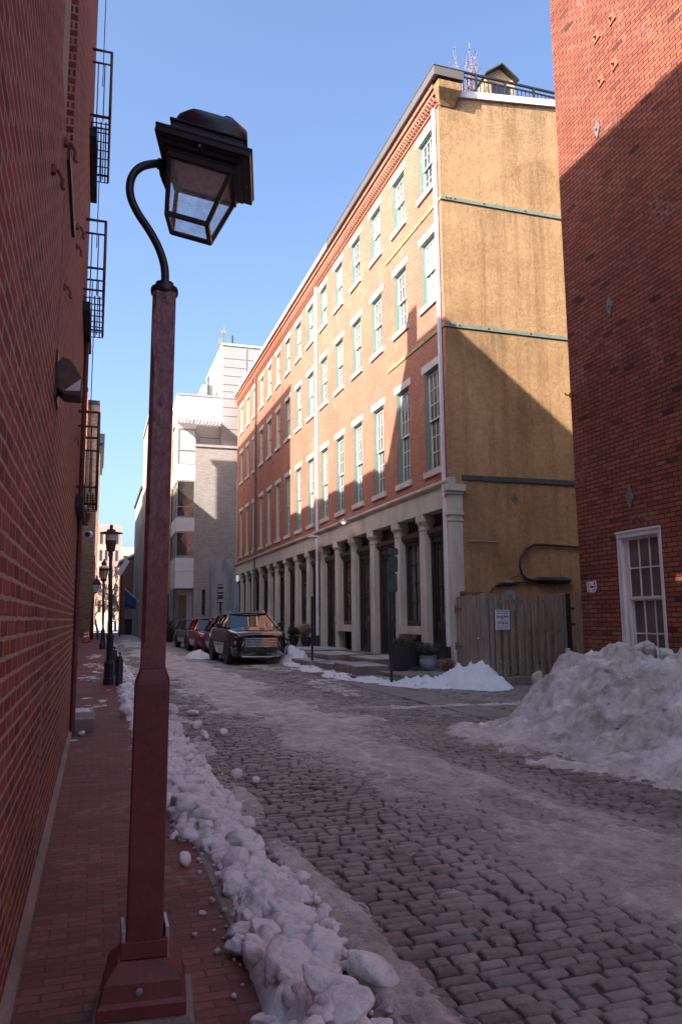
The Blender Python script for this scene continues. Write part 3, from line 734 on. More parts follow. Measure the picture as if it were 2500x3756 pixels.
# carved letters on the frieze (worn, partly illegible in the photo)
# cable gear on the gable wall
def yw(x, z, d=.05): return (x, Y0-d, z)
cb = thing('cable_closure', yw(11.5, 2.38), 'long black cable splice enclosure fixed on the ochre gable above the fence', 'cable box')
mb = MB(); mb.tube([yw(10.98, 2.385, .09), yw(11.04, 2.385, .09), yw(12.0, 2.385, .09), yw(12.05, 2.385, .09)], [.05, .085, .085, .05], 12); mb.box(11.0, 12.02, Y0-.19, Y0-.16, 2.375, 2.395)
mb.build('enclosure', 'blackplastic', cb, auto=40)
mb = MB()
for x in (11.2, 11.85): mb.box(x-.025, x+.025, Y0-.18, Y0-.001, 2.47, 2.50)
mb.build('bracket', 'galv', cb)
loop = [yw(12.9, 3.28), yw(12.2, 3.30), yw(11.3, 3.34), yw(11.0, 3.33), yw(10.75, 3.2), yw(10.60, 2.98), yw(10.56, 2.75), yw(10.62, 2.55), yw(10.75, 2.43), yw(10.95, 2.38)]
mb = MB(); mb.tube(loop, .03, 8); mb.build('cable', 'blackplastic', cb, smooth=True)
mb = MB(); mb.tube([yw(11.0, 2.36), yw(10.6, 2.33), yw(10.3, 2.29), yw(9.95, 2.28), yw(9.8, 2.22), yw(9.68, 2.08), yw(9.66, 1.9)], [.02, .02, .045, .045, .02, .02, .02], 8); mb.build('cable', 'blackplastic', cb, smooth=True)
mb = MB(); mb.tube([yw(10.2, 2.33), yw(10.3, 2.45), yw(10.5, 2.5), yw(10.7, 2.44)], .01, 6); mb.build('cable', 'blackplastic', cb, smooth=True)
mb = MB(); mb.box(10.05, 10.3, Y0-.12, Y0-.01, 2.32, 2.38); mb.build('clamp', 'galv', cb)
mb = MB(); mb.box(10.07, 10.33, Y0-.16, Y0-.003, 1.6, 2.12); tag(mb.build('junction_box', 'galv', None, origin=yw(10.2, 1.6)), 'grey metal junction box half hidden behind the wooden fence top', 'junction box')
mb = MB(); mb.tube([yw(9.1, 3.39, .03), yw(9.5, 3.40, .03), yw(9.98, 3.375, .03)], .014, 6)
tag(mb.build('conduit', 'galv', None, origin=yw(9.1, 3.39)), 'thin pale conduit stub running level along the ochre wall beside the stone pier', 'conduit')
mb = MB(); mb.tube([(XB+.26, Y0-.06, 2.03), (XB+.32, Y0-.12, 2.05), (XB+.85, Y0-.12, 2.06), (XB+.87, Y0-.12, 1.85)], .018, 6); mb.lathe([(.05, 1.97), (.07, 2.0), (.07, 2.08), (.04, 2.1)], (XB+.24, Y0-.07), 8)
tag(mb.build('iron_hinge_rod', 'rust', None, origin=(XB+.3, Y0-.1, 2.0)), 'rusty iron rod bent out of the stone corner pier above the gate', 'iron rod')
# roof shrub
def twigs(mb, base, h, n, spread, r, rs, leaves=None, leafn=0, ls=.03):
    for i in range(n):
        a = rs.uniform(0, 2*math.pi); t = rs.uniform(.2, 1)*spread; hh = h*rs.uniform(.55, 1)
        p = Vector(base); pts = [p.copy()]
        for k in range(1, 5):
            p = Vector(base)+Vector((math.cos(a)*t*(k/4)**1.4+rs.uniform(-.03, .03)*h, math.sin(a)*t*(k/4)**1.4+rs.uniform(-.03, .03)*h, hh*k/4)); pts.append(p)
        mb.tube(pts, [r, r*.8, r*.6, r*.4, r*.2], 4, cap=False)
        if leaves is not None:
            for _ in range(leafn):
                k = rs.uniform(.35, 1)*4; q = pts[int(min(3, k))].lerp(pts[int(min(3, k))+1], k-int(min(3, k)))
                leaf(leaves, q+Vector((rs.gauss(0, ls), rs.gauss(0, ls), rs.gauss(0, ls))), ls*rs.uniform(.7, 1.3), rs)
def leaf(mb, q, s, rs):
    d = Vector((rs.gauss(0, 1), rs.gauss(0, 1), rs.gauss(0, 1))).normalized(); e = d.orthogonal().normalized()
    e = (e*math.cos(1)+d.cross(e)*rs.uniform(-1, 1)).normalized()
    mb.add([q-d*s, q-e*s*.45, q+d*s, q+e*s*.45], [(0, 1, 2, 3)])
rs = random.Random(3)
sh = thing('roof_shrub', (10.4, 19.5, 16.6), 'bare reddish shrub growing on the roof deck behind the railing', 'shrub')
mb, lv = MB(), MB(); twigs(mb, (10.4, 19.5, 16.7), 2.6, 26, .75, .014, rs, lv, 26, .035)
mb.build('stems', 'rosetwig', sh); lv.build('foliage', 'rosetwig', sh)
pt = MB(); pt.lathe([(.2, 16.62), (.28, 17.1), (.25, 17.1), (.2, 17.05)], (10.4, 19.5), 12); pt.build('pot', 'blackplastic', sh)
# ================================================================== RIGHT FOREGROUND: plain brick building
XA, YA = 8.176, 11.6
bA = thing('brick_building', (XA, YA, 0), 'tall dark red brick building with diamond anchor plates rising behind the big snow pile', 'building')
wy0, wy1, wz0, wz1 = 9.50, 10.54, .60, 2.80
mb = MB(); wallgrid(mb, 'x', XA, -9., YA, -.35, 17.2, [(wy0, wy1, wz0, wz1)], .16, 1)
mb.quad((XA, YA, -.35), (XA, YA, 17.2), (19., YA, 17.2), (19., YA, -.35)); mb.quad((XA, -9, 17.2), (19, -9, 17.2), (19, YA, 17.2), (XA, YA, 17.2)); mb.quad((XA, -9, -.35), (19, -9, -.35), (19, -9, 17.2), (XA, -9, 17.2))
mb.build('wall', 'brick_right', bA)
mb = MB()
mb.box(XA-.012, XA+.12, wy1-.10, wy1, wz0, wz1-.1); mb.box(XA-.012, XA+.12, wy0, wy0+.06, wz0, wz1-.1); mb.box(XA-.02, XA+.12, wy0, wy1, wz1-.1, wz1); mb.box(XA-.03, XA-.02, wy0-.01, wy1+.01, wz1-.03, wz1+.012)
mb.box(XA+.05, XA+.15, wy1-.16, wy1-.1, wz0, wz1-.1); mb.box(XA-.05, XA+.12, wy0-.03, wy1+.03, wz0-.06, wz0)
wA = mb.build('window', 'oldwhite', bA, bevel=.006)
def sashA(za, zb, dx):
    s = MB(); a, b, t = wy0+.06, wy1-.16, .045
    s.box(dx, dx+.035, a, a+t, za, zb); s.box(dx, dx+.035, b-t, b, za, zb); s.box(dx, dx+.035, a+t, b-t, za, za+t); s.box(dx, dx+.035, a+t, b-t, zb-t, zb)
    for k in (1, 2): y = a+t+(b-a-2*t)*k/3; s.box(dx+.006, dx+.03, y-.011, y+.011, za+t, zb-t)
    z = (za+zb)/2; s.box(dx+.004, dx+.032, a+t, b-t, z-.011, z+.011)
    p = MB(); p.quad((dx+.02, b-t, za+t), (dx+.02, a+t, za+t), (dx+.02, a+t, zb-t), (dx+.02, b-t, zb-t))
    return s, p
for (za, zb, dx) in ((1.70, 2.70, XA+.05), (.60, 1.72, XA+.09)):
    s, p = sashA(za, zb, dx); s.build('sash', 'oldwhite', wA); p.build('pane', 'shopglass', wA)
dA = MB(); dA.prism([(-.085, 0), (0, -.18), (.085, 0), (0, .18)], 'x', -.022, 0.); dA.tube([(-.02, 0, .0), (-.05, 0, 0.)], .022, 8)
dAm = dA.mesh('anchor_plate', ['anchor'])
for (y, z) in ((10.15, 3.34), (10.35, 6.68), (10.39, 10.0)):
    child('anchor_plate', dAm, bA, (-.003, y-YA, z))
dB = MB(); dB.prism([(-.10, -.07), (.05, -.11), (.10, .08), (-.05, .11)], 'x', -.02, 0.); dB.tube([(-.02, 0, .03), (-.06, 0, -.02)], .02, 8)
dBm = dB.mesh('anchor_plate', ['rust']); dBm.materials[0] = plain('rusted_anchor_plate', (.27, .105, .05), .7, 0, .3, 14, .3)
for (y, z) in ((10.22, 10.82), (9.84, 10.86), (10.26, 11.71), (9.83, 11.72)):
    child('anchor_plate', dBm, bA, (-.003, y-YA, z))
# scratched white painted mark
mb = MB()
def stroke(pts, w=.012):
    for a, b in zip(pts[:-1], pts[1:]):
        (y1, z1), (y2, z2) = a, b; L = math.hypot(y2-y1, z2-z1); ny, nz = -(z2-z1)/L*w, (y2-y1)/L*w
        mb.add([(XA-.004, y1+ny, z1+nz), (XA-.004, y1-ny, z1-nz), (XA-.004, y2-ny, z2-nz), (XA-.004, y2+ny, z2+nz), (XA+.002, y1+ny, z1+nz), (XA+.002, y1-ny, z1-nz), (XA+.002, y2-ny, z2-nz), (XA+.002, y2+ny, z2+nz)], [(0, 1, 2, 3), (0, 4, 5, 1), (1, 5, 6, 2), (2, 6, 7, 3), (3, 7, 4, 0)])
yy = lambda a: 11.41-.27*a
zz = lambda b: 1.855+.18*b
for st in ([(.0, .9), (.05, .0)], [(.0, .92), (.85, .98), (.9, 1.1)], [(.12, .62), (.45, .68), (.8, .6)], [(.9, .95), (.95, .3), (.75, .02), (.2, .05)], [(.3, .35), (.55, .28), (.85, .42)], [(.15, .45), (.35, .4)], [(.2, .8), (.7, .82)], [(.05, .3), (.3, .22), (.6, .14)]):
    stroke([(yy(a), zz(b)) for a, b in st], .013)
mb.build('painted_mark', 'signwhite', bA)
mb = MB(); mb.tube([(XA-.002, 11.55, 5.46), (XA-.12, 11.57, 5.46), (XA-.14, 11.57, 5.5)], .014, 6); mb.lathe([(.03, 5.42), (.03, 5.5)], (XA-.03, 11.55), 8); mb.build('iron_hook', 'rust', bA)
# ================================================================== FENCE
FX0, FY0, FX1, FY1 = XB, 16.1, 11.3, 16.75
fd = Vector((FX1-FX0, FY1-FY0, 0)).normalized(); fn = Vector((fd.y, -fd.x, 0))
fen = thing('wooden_fence', (FX0, FY0, -.1), 'weathered grey wooden shadowbox fence closing the lot beside the ochre gable', 'fence')
def fp(t, d, z): p = Vector((FX0, FY0, 0))+fd*t+fn*d; return (p.x, p.y, z)
L = math.hypot(FX1-FX0, FY1-FY0)
UP = Vector((0, 0, 1))
def fbox(mb, t0, t1, d0, d1, z0, z1):
    mb.obox(fp((t0+t1)/2, (d0+d1)/2, (z0+z1)/2), fd, fn, UP, (t1-t0)/2, abs(d1-d0)/2, (z1-z0)/2)
rs = random.Random(12)
mb = MB(); t = .33
while t < L-.16:
    fbox(mb, t, t+.125, .03, .05, .06, 1.97+rs.uniform(-.02, .01)); t += .242
mb.build('boards', 'wood', fen)
mb = MB(); t = .45
while t < L-.16:
    fbox(mb, t, t+.125, -.115, -.097, .2, 1.95+rs.uniform(-.03, .01)); t += .242
mb.build('boards', 'wood', fen)
mb = MB()
for z in (.28, 1.02, 1.76): fbox(mb, .0, L, -.06, -.02, z, z+.085)
mb.build('rail', 'wood', fen)
mb = MB()
for k in range(6): t_ = .455+.242*k+.10; fbox(mb, t_, t_+.03, -.09, -.07, .1, .42)
o = mb.build('light_gap_strip', 'snow_white', fen)  # white strips stand in for light showing through the fence
for tt in (.06, .22, L-.05):
    mb = MB(); fbox(mb, tt-.055, tt+.055, -.06, .062, -.15, 2.0); mb.build('post', 'wood', fen, bevel=.006)
mb = MB(); fbox(mb, .12, L, .0, .12, -.16, .03); mb.build('sill_beam', 'wood', fen, bevel=.01)
# thin white strips between boards are painted light from the lot behind
gt = thing('wooden_gate', (XB, 16.9, -.1), 'narrow weathered board gate between the stone pier and the fence post', 'gate')
mb = MB(); y = 16.2
while y < 17.55:
    mb.box(XB+.04+rs.uniform(-.003, .003), XB+.065, y, y+.128, .0, 1.95+rs.uniform(-.015, .015)); y += .137
mb.build('boards', 'wood', gt)
mb = MB(); mb.box(XB+.067, XB+.11, 16.2, 17.56, .3, .4); mb.box(XB+.067, XB+.11, 16.2, 17.56, 1.6, 1.7); mb.build('rail', 'wood', gt)
for z in (.7, 1.62):
    mb = MB(); mb.box(XB+.025, XB+.038, 17.25, 17.58, z, z+.05); mb.prism([(17.58, z-.07), (17.62, z-.07), (17.62, z+.12), (17.58, z+.12)], 'x', XB+.015, XB+.035); mb.build('hinge', 'rust', gt)
mb = MB(); mb.lathe([(.018, 0), (.03, .02), (.02, .04)], (0, 0), 8); mb.xform(Matrix.Translation((XB+.04, 16.38, .93)) @ Matrix.Rotation(-math.pi/2, 4, 'Y')); mb.build('knob', 'chrome', gt, smooth=True)
# sign on fence
sg = thing('towing_sign', fp(.62, .06, 1.13), 'white tow-away notice with a phone number nailed to the fence boards', 'sign')
sw, sh_ = .46, .47
mb = MB(); mb.obox(fp(.56, .058, 1.37), fd, fn, UP, sw/2, .004, sh_/2); mb.build('board', 'signwhite', sg)
mb = MB()
for (txt, size, z, b) in (('Cars Parked Illegally', .046, 1.562, .0006), ('Will Be Towed By', .046, 1.503, .0006), ('George Smith', .066, 1.428, .0016), ('Inc.', .048, 1.382, .001), ('3103 S. 61st St. Phila.', .036, 1.328, .0002), ('215-729-9100', .062, 1.266, .002), ('Charge: $175.00 Towing Fee', .031, 1.208, .0002), ('$25.00 Per Day Storage', .031, 1.165, .0002)):
    vs, fs = textmesh(txt, size, b)
    mb.add([tuple(Vector(fp(.56, .0645, z))+fd*v[0]+UP*v[1]+fn*v[2]*.5) for v in vs], fs)
fbm_ = Vector(fp(.56, .0635, 1.412)); mb.obox(fbm_, fd, fn, UP, .2, .001, .003)
mb.build('lettering', 'ink', sg)
# black pipe at the fence end
mb = MB(); e = fp(L+.05, .02, 0); mb.box(e[0]-.07, e[0]+.07, e[1]-.07, e[1]+.07, -.2, 2.0); mb.box(e[0]+.07, e[0]+.2, e[1]-.03, e[1]+.03, 1.2, 1.26); mb.box(e[0]+.07, e[0]+.2, e[1]-.03, e[1]+.03, 1.6, 1.66)
tag(mb.build('fence_post', 'iron', None, origin=(e[0], e[1], -.2)), 'square black steel post standing at the fence end by the red brick corner', 'post')
mb = MB(); mb.box(11.55, 11.95, 16.6, 16.63, -.1, 2.04); tag(mb.build('fence_board', 'wood', None, origin=(11.7, 16.6, -.1)), 'short run of grey board behind the black steel post', 'board')
# ================================================================== RIGHT PAVEMENT FURNITURE
def block(name, x0, x1, y0, y1, z0, z1, mat, label, cat, group=None, bev=.02, rot=0.):
    mb = MB(); mb.box(-(x1-x0)/2, (x1-x0)/2, -(y1-y0)/2, (y1-y0)/2, 0, z1-z0)
    o = mb.build(name, mat, None, bevel=bev, seg=3); o.location = ((x0+x1)/2, (y0+y1)/2, z0); o.rotation_euler = (0, 0, rot); ORIG[o.name] = tuple(o.location)
    return tag(o, label, cat, group)
block('stone_slab', 6.9, 8.56, 16.85, 18.55, -.2, .10, 'stone_step', 'low flat stone slab carrying the black planters', 'stone slab', 'stone steps along the granite front', rot=.02)
block('stone_step', 6.35, 7.3, 18.6, 20.7, -.15, .22, 'frosted_step', 'thick stone step behind the sign post, nearest the planters', 'stone step', 'stone steps along the granite front', rot=-.03)
block('stone_step', 7.32, 8.58, 20.0, 22.2, -.15, .31, 'frosted_step', 'stone landing slab under the dark doorway beyond the planters', 'stone step', 'stone steps along the granite front')
block('stone_step', 6.3, 7.2, 21.0, 22.6, -.15, .16, 'frosted_step', 'low stone tread in the middle of the row of steps', 'stone step', 'stone steps along the granite front', rot=.05)
block('stone_step', 6.75, 8.0, 22.6, 25.3, -.15, .33, 'frosted_step', 'upper stone step with icy top in the middle of the row', 'stone step', 'stone steps along the granite front', rot=.02)
block('stone_step', 5.98, 6.7, 22.2, 23.9, -.15, .19, 'frosted_step', 'lowest roadside stone step beside the far sign post', 'stone step', 'stone steps along the granite front', rot=.03)
block('stone_slab', 6.6, 8.58, 26.0, 28.9, -.15, .36, 'frosted_step', 'long sloping stone slab leading to the doors behind the steps', 'stone slab', 'stone steps along the granite front')
def planter(x, y, z, w, h, label):
    t = thing('square_planter', (x, y, z), label, 'planter', 'black square planters')
    a, b = w*.40, w*.5
    mb = MB()
    lv = [(a, z), (b, z+h), (b-.03, z+h), (b-.04, z+h-.06)]
    vs = [(x+sx*q, y+sy*q, zz) for (q, zz) in lv for (sx, sy) in ((-1, -1), (1, -1), (1, 1), (-1, 1))]
    fs = [(i*4+k, i*4+(k+1) % 4, i*4+4+(k+1) % 4, i*4+4+k) for i in range(3) for k in range(4)]+[(3, 2, 1, 0), (12, 13, 14, 15)]
    mb.add(vs, fs); mb.build('tub', 'greyplanter', t, bevel=.008)
    return t
rs = random.Random(21)
p1 = planter(7.40, 18.35, .10, .44, .68, 'black square planter with trailing green grass, right behind the sign post')
mb = MB()
for i in range(90):
    a = rs.uniform(-.6, 2.6) if i < 60 else rs.uniform(0, 6.3); r = rs.uniform(.12, .42); h = rs.uniform(.05, .22)
    b0 = Vector((7.42+rs.gauss(0, .06), 18.35+rs.gauss(0, .06), .74)); d = Vector((math.cos(a), math.sin(a)*.6, 0))
    p = [b0, b0+d*r*.45+UP*h, b0+d*r+UP*(h*.4-.08*rs.random())]
    s = Vector((-d.y, d.x, 0))*.012
    mb.add([p[0]-s, p[0]+s, p[1]+s, p[1]-s, p[2]], [(0, 1, 2, 3), (3, 2, 4)])
mb.build('grass', 'foliage', p1)
p2 = planter(7.92, 18.75, .10, .50, .70, 'black square planter of dead stems, between the grassy planter and the grey-blue pot')
mb = MB(); twigs(mb, (7.92, 18.75, .75), .32, 60, .22, .006, rs); mb.build('dead_stems', 'dry', p2)
pt = thing('glazed_pot', (8.12, 18.15, .10), 'round grey-blue ribbed pot with a green shrub on the stone slab', 'plant pot')
prof = [(.12, .10), (.19, .16), (.23, .25), (.235, .33), (.215, .40), (.22, .42), (.235, .45), (.235, .475), (.2, .475), (.19, .43)]
pr = []
for (r, z), (r2, z2) in zip(prof[:-1], prof[1:]):
    n = 4 if z2-z > .05 else 1
    for k in range(n): f = k/n; pr.append((r+(r2-r)*f+(.004 if (len(pr) % 2) else -.004), z+(z2-z)*f))
pr.append(prof[-1])
mb = MB(); mb.lathe(pr, (8.12, 18.15), 28); mb.build('bowl', 'bluepot', pt, auto=50)
mb, lv = MB(), MB(); twigs(mb, (8.14, 18.15, .42), .36, 40, .32, .006, rs, lv, 40, .035); mb.build('stems', 'dry', pt); lv.build('foliage', 'foliage', pt)
dp = thing('dried_plant', (8.42, 17.75, .1), 'clump of dried brown plant lying beside the downspout foot', 'plant')
mb, lv = MB(), MB(); twigs(mb, (8.42, 17.72, .1), .3, 120, .26, .005, rs, lv, 8, .03); mb.build('stems', 'dry', dp); lv.build('foliage', 'dry', dp)
gp = thing('green_sprig', (7.72, 18.05, .10), 'small bright green sprig on the slab between planter and pot', 'plant')
lv = MB(); twigs(MB(), (7.72, 18.05, .1), .1, 20, .14, .004, rs, lv, 14, .02); lv.build('foliage', 'foliage', gp)
def urn(x, y, label, rs, tall):
    t = thing('iron_urn', (x, y, .02), label, 'urn', 'urns by the columns')
    pr = [(.16, .02), (.16, .08), (.07, .12), (.05, .2), (.08, .3), (.17, .42), (.21, .56), (.20, .66), (.25, .7), (.25, .73), (.2, .73)]
    mb = MB(); mb.lathe(pr, (x, y), 16); mb.build('vase', 'iron', t, auto=40)
    mb, lv = MB(), MB(); twigs(mb, (x, y, .68), tall, 40, .3, .007, rs, lv, 30, .04); mb.build('stems', 'dry', t); lv.build('foliage', 'foliage_dark' if tall < .5 else 'dry', t)
urn(7.85, 29.1, 'dark urn of dry twigs standing beside the far white downspout', rs, .55)
urn(7.8, 30.9, 'dark urn with green shrub standing left of the twiggy urn', rs, .4)
bt = thing('low_planter', (7.6, 35.2, 0), 'dark trough of withered plants against the columns behind the black car', 'planter')
mb = MB(); mb.box(7.3, 7.9, 34.6, 36.0, 0, .5); mb.build('trough', 'greyplanter', bt, bevel=.01)
mb, lv = MB(), MB()
for y in (34.9, 35.3, 35.7): twigs(mb, (7.6, y, .5), .55, 30, .35, .008, rs, lv, 12, .04)
mb.build('stems', 'dry', bt); lv.build('foliage', 'dry', bt)
mb = MB(); mb.lathe([(.14, .02), (.17, .34), (.155, .34), (.13, .05)], (7.2, 30.3), 16); tag(mb.build('bucket', 'whitepipe', None, auto=40, origin=(7.2, 30.3, .02)), 'small white bucket standing in the snow near the urns', 'bucket')
# parking sign post seen from behind
def signpost(x, y, z0, zt, label, plates, pole='darkmetal', grp=None, plate='darkstrap', r=.028):
    t = thing('sign_post', (x, y, z0), label, 'sign post', grp)
    mb = MB(); mb.box(x-r, x+r, y-r*.7, y+r*.7, z0, zt); mb.build('pole', pole, t)
    for (xc, w, za, zb, dy) in plates:
        mb = MB(); c = .04
        mb.prism([(xc-w/2, za+c), (xc-w/2+c, za), (xc+w/2-c, za), (xc+w/2, za+c), (xc+w/2, zb-c), (xc+w/2-c, zb), (xc-w/2+c, zb), (xc-w/2, zb-c)], 'y', y-dy, y-dy+.006)
        mb.build('sign_plate', plate, t)
    return t
signpost(6.62, 16.9, -.05, 3.05, 'dark street sign post with stacked sign backs in front of the stone steps', [(6.70, .26, 2.92, 3.10, .04), (6.69, .26, 2.52, 2.90, .04), (6.67, .25, 2.04, 2.50, .04)])
mb = MB(); mb.box(6.5, 6.74, 16.84, 16.855, .70, .72)
signpost(6.2, 22.3, -.02, 2.1, 'slim dark post without plates beside the far white downspout', [], pole='darkmetal', r=.03)
fs_ = thing('striped_sign', (5.56, 36, 0), 'tall narrow black and white striped sign on a pole behind the parked cars', 'sign')
mb = MB(); mb.tube([(5.58, 36, 0), (5.54, 36, 2.3)], .045, 8); mb.build('pole', 'iron', fs_)
mb = MB(); mb.box(5.40, 5.64, 35.96, 36.04, 2.2, 3.08); mb.build('panel', 'iron', fs_)
mb = MB()
for z in (2.27, 2.33, 2.58, 2.74, 2.80, 2.98): mb.box(5.41, 5.63, 35.95, 35.958, z, z+.028)
mb.build('white_band', 'signwhite', fs_)
# gooseneck wall lamps on the stone front
def wall_lamp(y, z, label):
    t = thing('wall_lamp', (XB-.06, y, z), label, 'wall lamp', 'gooseneck lamps on the granite front')
    mb = MB(); mb.tube([(XB-.05, y, z-.02), (XB-.1, y, z+.16), (XB-.25, y, z+.22), (XB-.42, y, z+.18), (XB-.46, y, z+.08)], .014, 6); mb.build('arm', 'galv', t, smooth=True)
    mb = MB(); mb.lathe([(.04, z+.1), (.05, z+.06), (.2, z-.02), (.25, z-.06), (.235, z-.06), (.19, z-.03), (.03, z+.04)], (XB-.46, y), 18); mb.build('shade', 'galv', t, auto=50)
    mb = MB(); mb.lathe([(.04, z+.03), (.07, z-.02), (.06, z-.07), (.02, z-.09)], (XB-.46, y), 10); b = mb.build('bulb', 'bulb', t, smooth=True)
bm = plain('lit_amber_bulb', (.9, .5, .15), .4, 0, .05, 5, 0); bp = bm.node_tree.nodes['Principled BSDF']; bp.inputs['Emission Color'].default_value = (1, .55, .12, 1); bp.inputs['Emission Strength'].default_value = 3.
MT['bulb'] = bm
wall_lamp(25.2, 4.82, 'gooseneck lamp with glowing amber bulb on the granite front')
mb_off = MT['bulb']; MT['bulb'] = MT['galv']
wall_lamp(29.3, 4.72, 'unlit gooseneck lamp beside the far white downspout on the granite front')
MT['bulb'] = mb_off
# ================================================================== LEFT: brick wall building
XL, YL = -.273, 10.6
SWZ = .08
lb = thing('brick_building', (XL, YL, 0), 'old red brick building close on the left, with fire balconies and a drainpipe', 'building')
mb = MB()
ops = [(4.0, 5.32, 4.42, 8.6)]
wallgrid(mb, 'x', XL, -8., YL, -.2, 16.2, ops, .05, -1)
mb.quad((XL, YL, 16.2), (XL, -8, 16.2), (-1.0, -8, 16.2), (-1., YL, 16.2))
mb.quad((XL, YL, -.2), (XL, YL, 16.2), (-6., YL, 16.2), (-6., YL, -.2))
mb.build('wall', 'brick_near', lb)
mb = MB()
mb.quad((-1., -8., 16.0), (-1., 15.64, 16.0), (-1., 15.64, 16.9), (-1., -8., 16.9))
mb.quad((-1, 15.64, 16.9), (-1, 15.64, 0), (-9, 15.64, 0), (-9, 15.64, 16.9)); mb.quad((-1., 15.64, 0.), (-1., YL, 0.), (-1., YL, 16.0), (-1., 15.64, 16.0))
mb.quad((-1, -8, 16.9), (-1, 15.64, 16.9), (-9, 15.64, 16.9), (-9, -8, 16.9)); mb.quad((XL, -8, -.2), (-9, -8, -.2), (-9, -8, 16.9), (XL, -8, 16.2))
mb.build('upper_wall', 'brick_near', lb)
mb = MB(); mb.box(-1.35, -1.0, 14.95, 15.55, 16.902, 18.0); mb.build('chimney', 'brick_near', lb)
mb = MB()
mb.box(XL-.13, XL-.05, 4.0, 4.07, 4.42, 8.6); mb.box(XL-.13, XL-.05, 5.25, 5.32, 4.42, 8.6); mb.box(XL-.13, XL-.06, 4.07, 5.25, 6.45, 6.52); mb.box(XL-.13, XL-.06, 4.07, 5.25, 4.42, 4.50)
wl = mb.build('window', 'tanwin', lb)
mb = MB(); mb.quad((XL-.11, 5.25, 4.42), (XL-.11, 4.07, 4.42), (XL-.11, 4.07, 8.6), (XL-.11, 5.25, 8.6)); mb.build('pane', 'darkglass', wl)
mb = MB(); mb.box(XL-.02, XL+.022, 4.72, 5.75, 4.32, 4.41); mb.build('sill', 'blackplastic', wl, bevel=.006)  # black colour carries the shadow on the stone sill's underside
# mortar joint strip / vertical repair seam, base fillet
mb = MB()
rs = random.Random(4)
z = .1
while z < 4.0:
    h = rs.uniform(.05, .22); w = rs.uniform(.006, .014)
    mb.box(XL-.004, XL+rs.uniform(.003, .006), 4.62-w, 4.62+w, z, z+h*.95); z += h
mb.build('repair_seam', 'kerb', lb)
mb = MB(); mb.prism([(XL-.01, SWZ-.02), (XL+.045, SWZ-.02), (XL+.03, SWZ+.012), (XL-.01, SWZ+.06)], 'y', -3, YL); mb.build('base_fillet', 'kerb', lb)
# drainpipe
mb = MB(); mb.tube([(XL+.035, 10.1, .1), (XL+.035, 10.1, 5.2)], .032, 10)
for z in (.9, 1.9, 3.1, 4.4): mb.lathe([(.04, z), (.04, z+.05)], (XL+.035, 10.1), 10)
mb.build('drainpipe', 'lamp_red', lb, smooth=False, auto=40)
# fire balconies
def balcony(z):
    b = MB(); y1, y2, xo = 8.9, 10.2, XL+.225
    r = .017
    zt = z+.95
    b.tube([(XL, y1, zt), (xo, y1, zt), (xo, y2, zt), (XL, y2, zt)], r, 6)
    b.tube([(XL, y1, zt-.17), (xo, y1, zt-.17), (xo, y2, zt-.17), (XL, y2, zt-.17)], r*.8, 6)
    b.tube([(XL, y1, z+.08), (xo, y1, z+.08), (xo, y2, z+.08), (XL, y2, z+.08)], r*.8, 6)
    for y in (y1, y2): b.tube([(xo, y, z), (xo, y, zt)], r, 6)
    y = y1+.13
    while y < y2: b.tube([(xo, y, z+.02), (xo, y, zt-.17)], .007, 5); y += .13
    for x in (XL+.075, XL+.15):
        for y in (y1, y2): b.tube([(x, y, z+.02), (x, y, zt-.17)], .007, 5)
    rl = b.build('railing', 'steelrail', lb, smooth=True)
    g = MB()
    for x in (XL+.02, XL+.075, XL+.13, XL+.185, XL+.225): g.box(x-.008, x+.008, y1, y2, z-.01, z+.012)
    for k in range(8): y = y1+(y2-y1)*k/7; g.box(XL, xo+.01, y-.006, y+.006, z-.022, z-.012)
    g.build('platform', 'steelrail', lb)
    s = MB(); s.box(XL+.002, XL+.085, y1+.1, y2+.38, z-.13, z-.025); s.build('ledge', 'darkmetal', lb)
for z in (2.86, 5.20, 7.42): balcony(z)
mb = MB()
for z in (3.8, 6.15, 8.4):
    mb = MB(); mb.tube([(XL+.12, 9.6, z), (XL+.12, 9.6, z+1.5)], .006, 5); mb.build('ladder_rod', 'steelrail', lb)
# hooks and little fixtures on the wall
def hook(y, z, s, name='hook'):
    mb = MB(); mb.tube([(XL-.002, y, z), (XL+.03*s, y+.01, z+.005), (XL+.05*s, y+.02, z-.03*s), (XL+.045*s, y+.03, z-.06*s), (XL+.06*s, y+.04, z-.07*s)], .009*s**.5, 6); mb.lathe([(.02*s, z-.02), (.02*s, z+.02)], (XL+.002, y), 6)
    return mb.build(name, 'rust', lb)
hook(4.38, 4.22, 1.3); hook(3.59, 3.57, 1.0); hook(5.0, 3.6, .8); hook(6.4, 4.75, 1.2); hook(6.5, 4.62, .9); hook(8.1, 3.3, .7)
fl = thing('flood_light', (XL, 4.6, 2.85), 'dusty brown wall floodlight with clear lens on the left brick wall', 'floodlight')
mb = MB()
mb.prism([(XL+.002, 2.80), (XL+.05, 2.755), (XL+.145, 2.755), (XL+.15, 2.86), (XL+.08, 2.97), (XL+.03, 2.985), (XL+.002, 2.93)], 'y', 4.56, 4.74)
mb.build('housing', plain('dusty_brown_metal', (.12, .085, .06), .75, .1, .35, 25, .3), fl, bevel=.008)
mb = MB(); mb.prism([(XL+.05, 2.775), (XL+.138, 2.78), (XL+.142, 2.855)], 'y', 4.551, 4.559); mb.build('lens', 'fixture_lens', fl)
mb = MB(); mb.box(XL-.002, XL+.012, 4.5, 4.8, 2.72, 3.0); mb.build('backplate', 'darkmetal', fl)
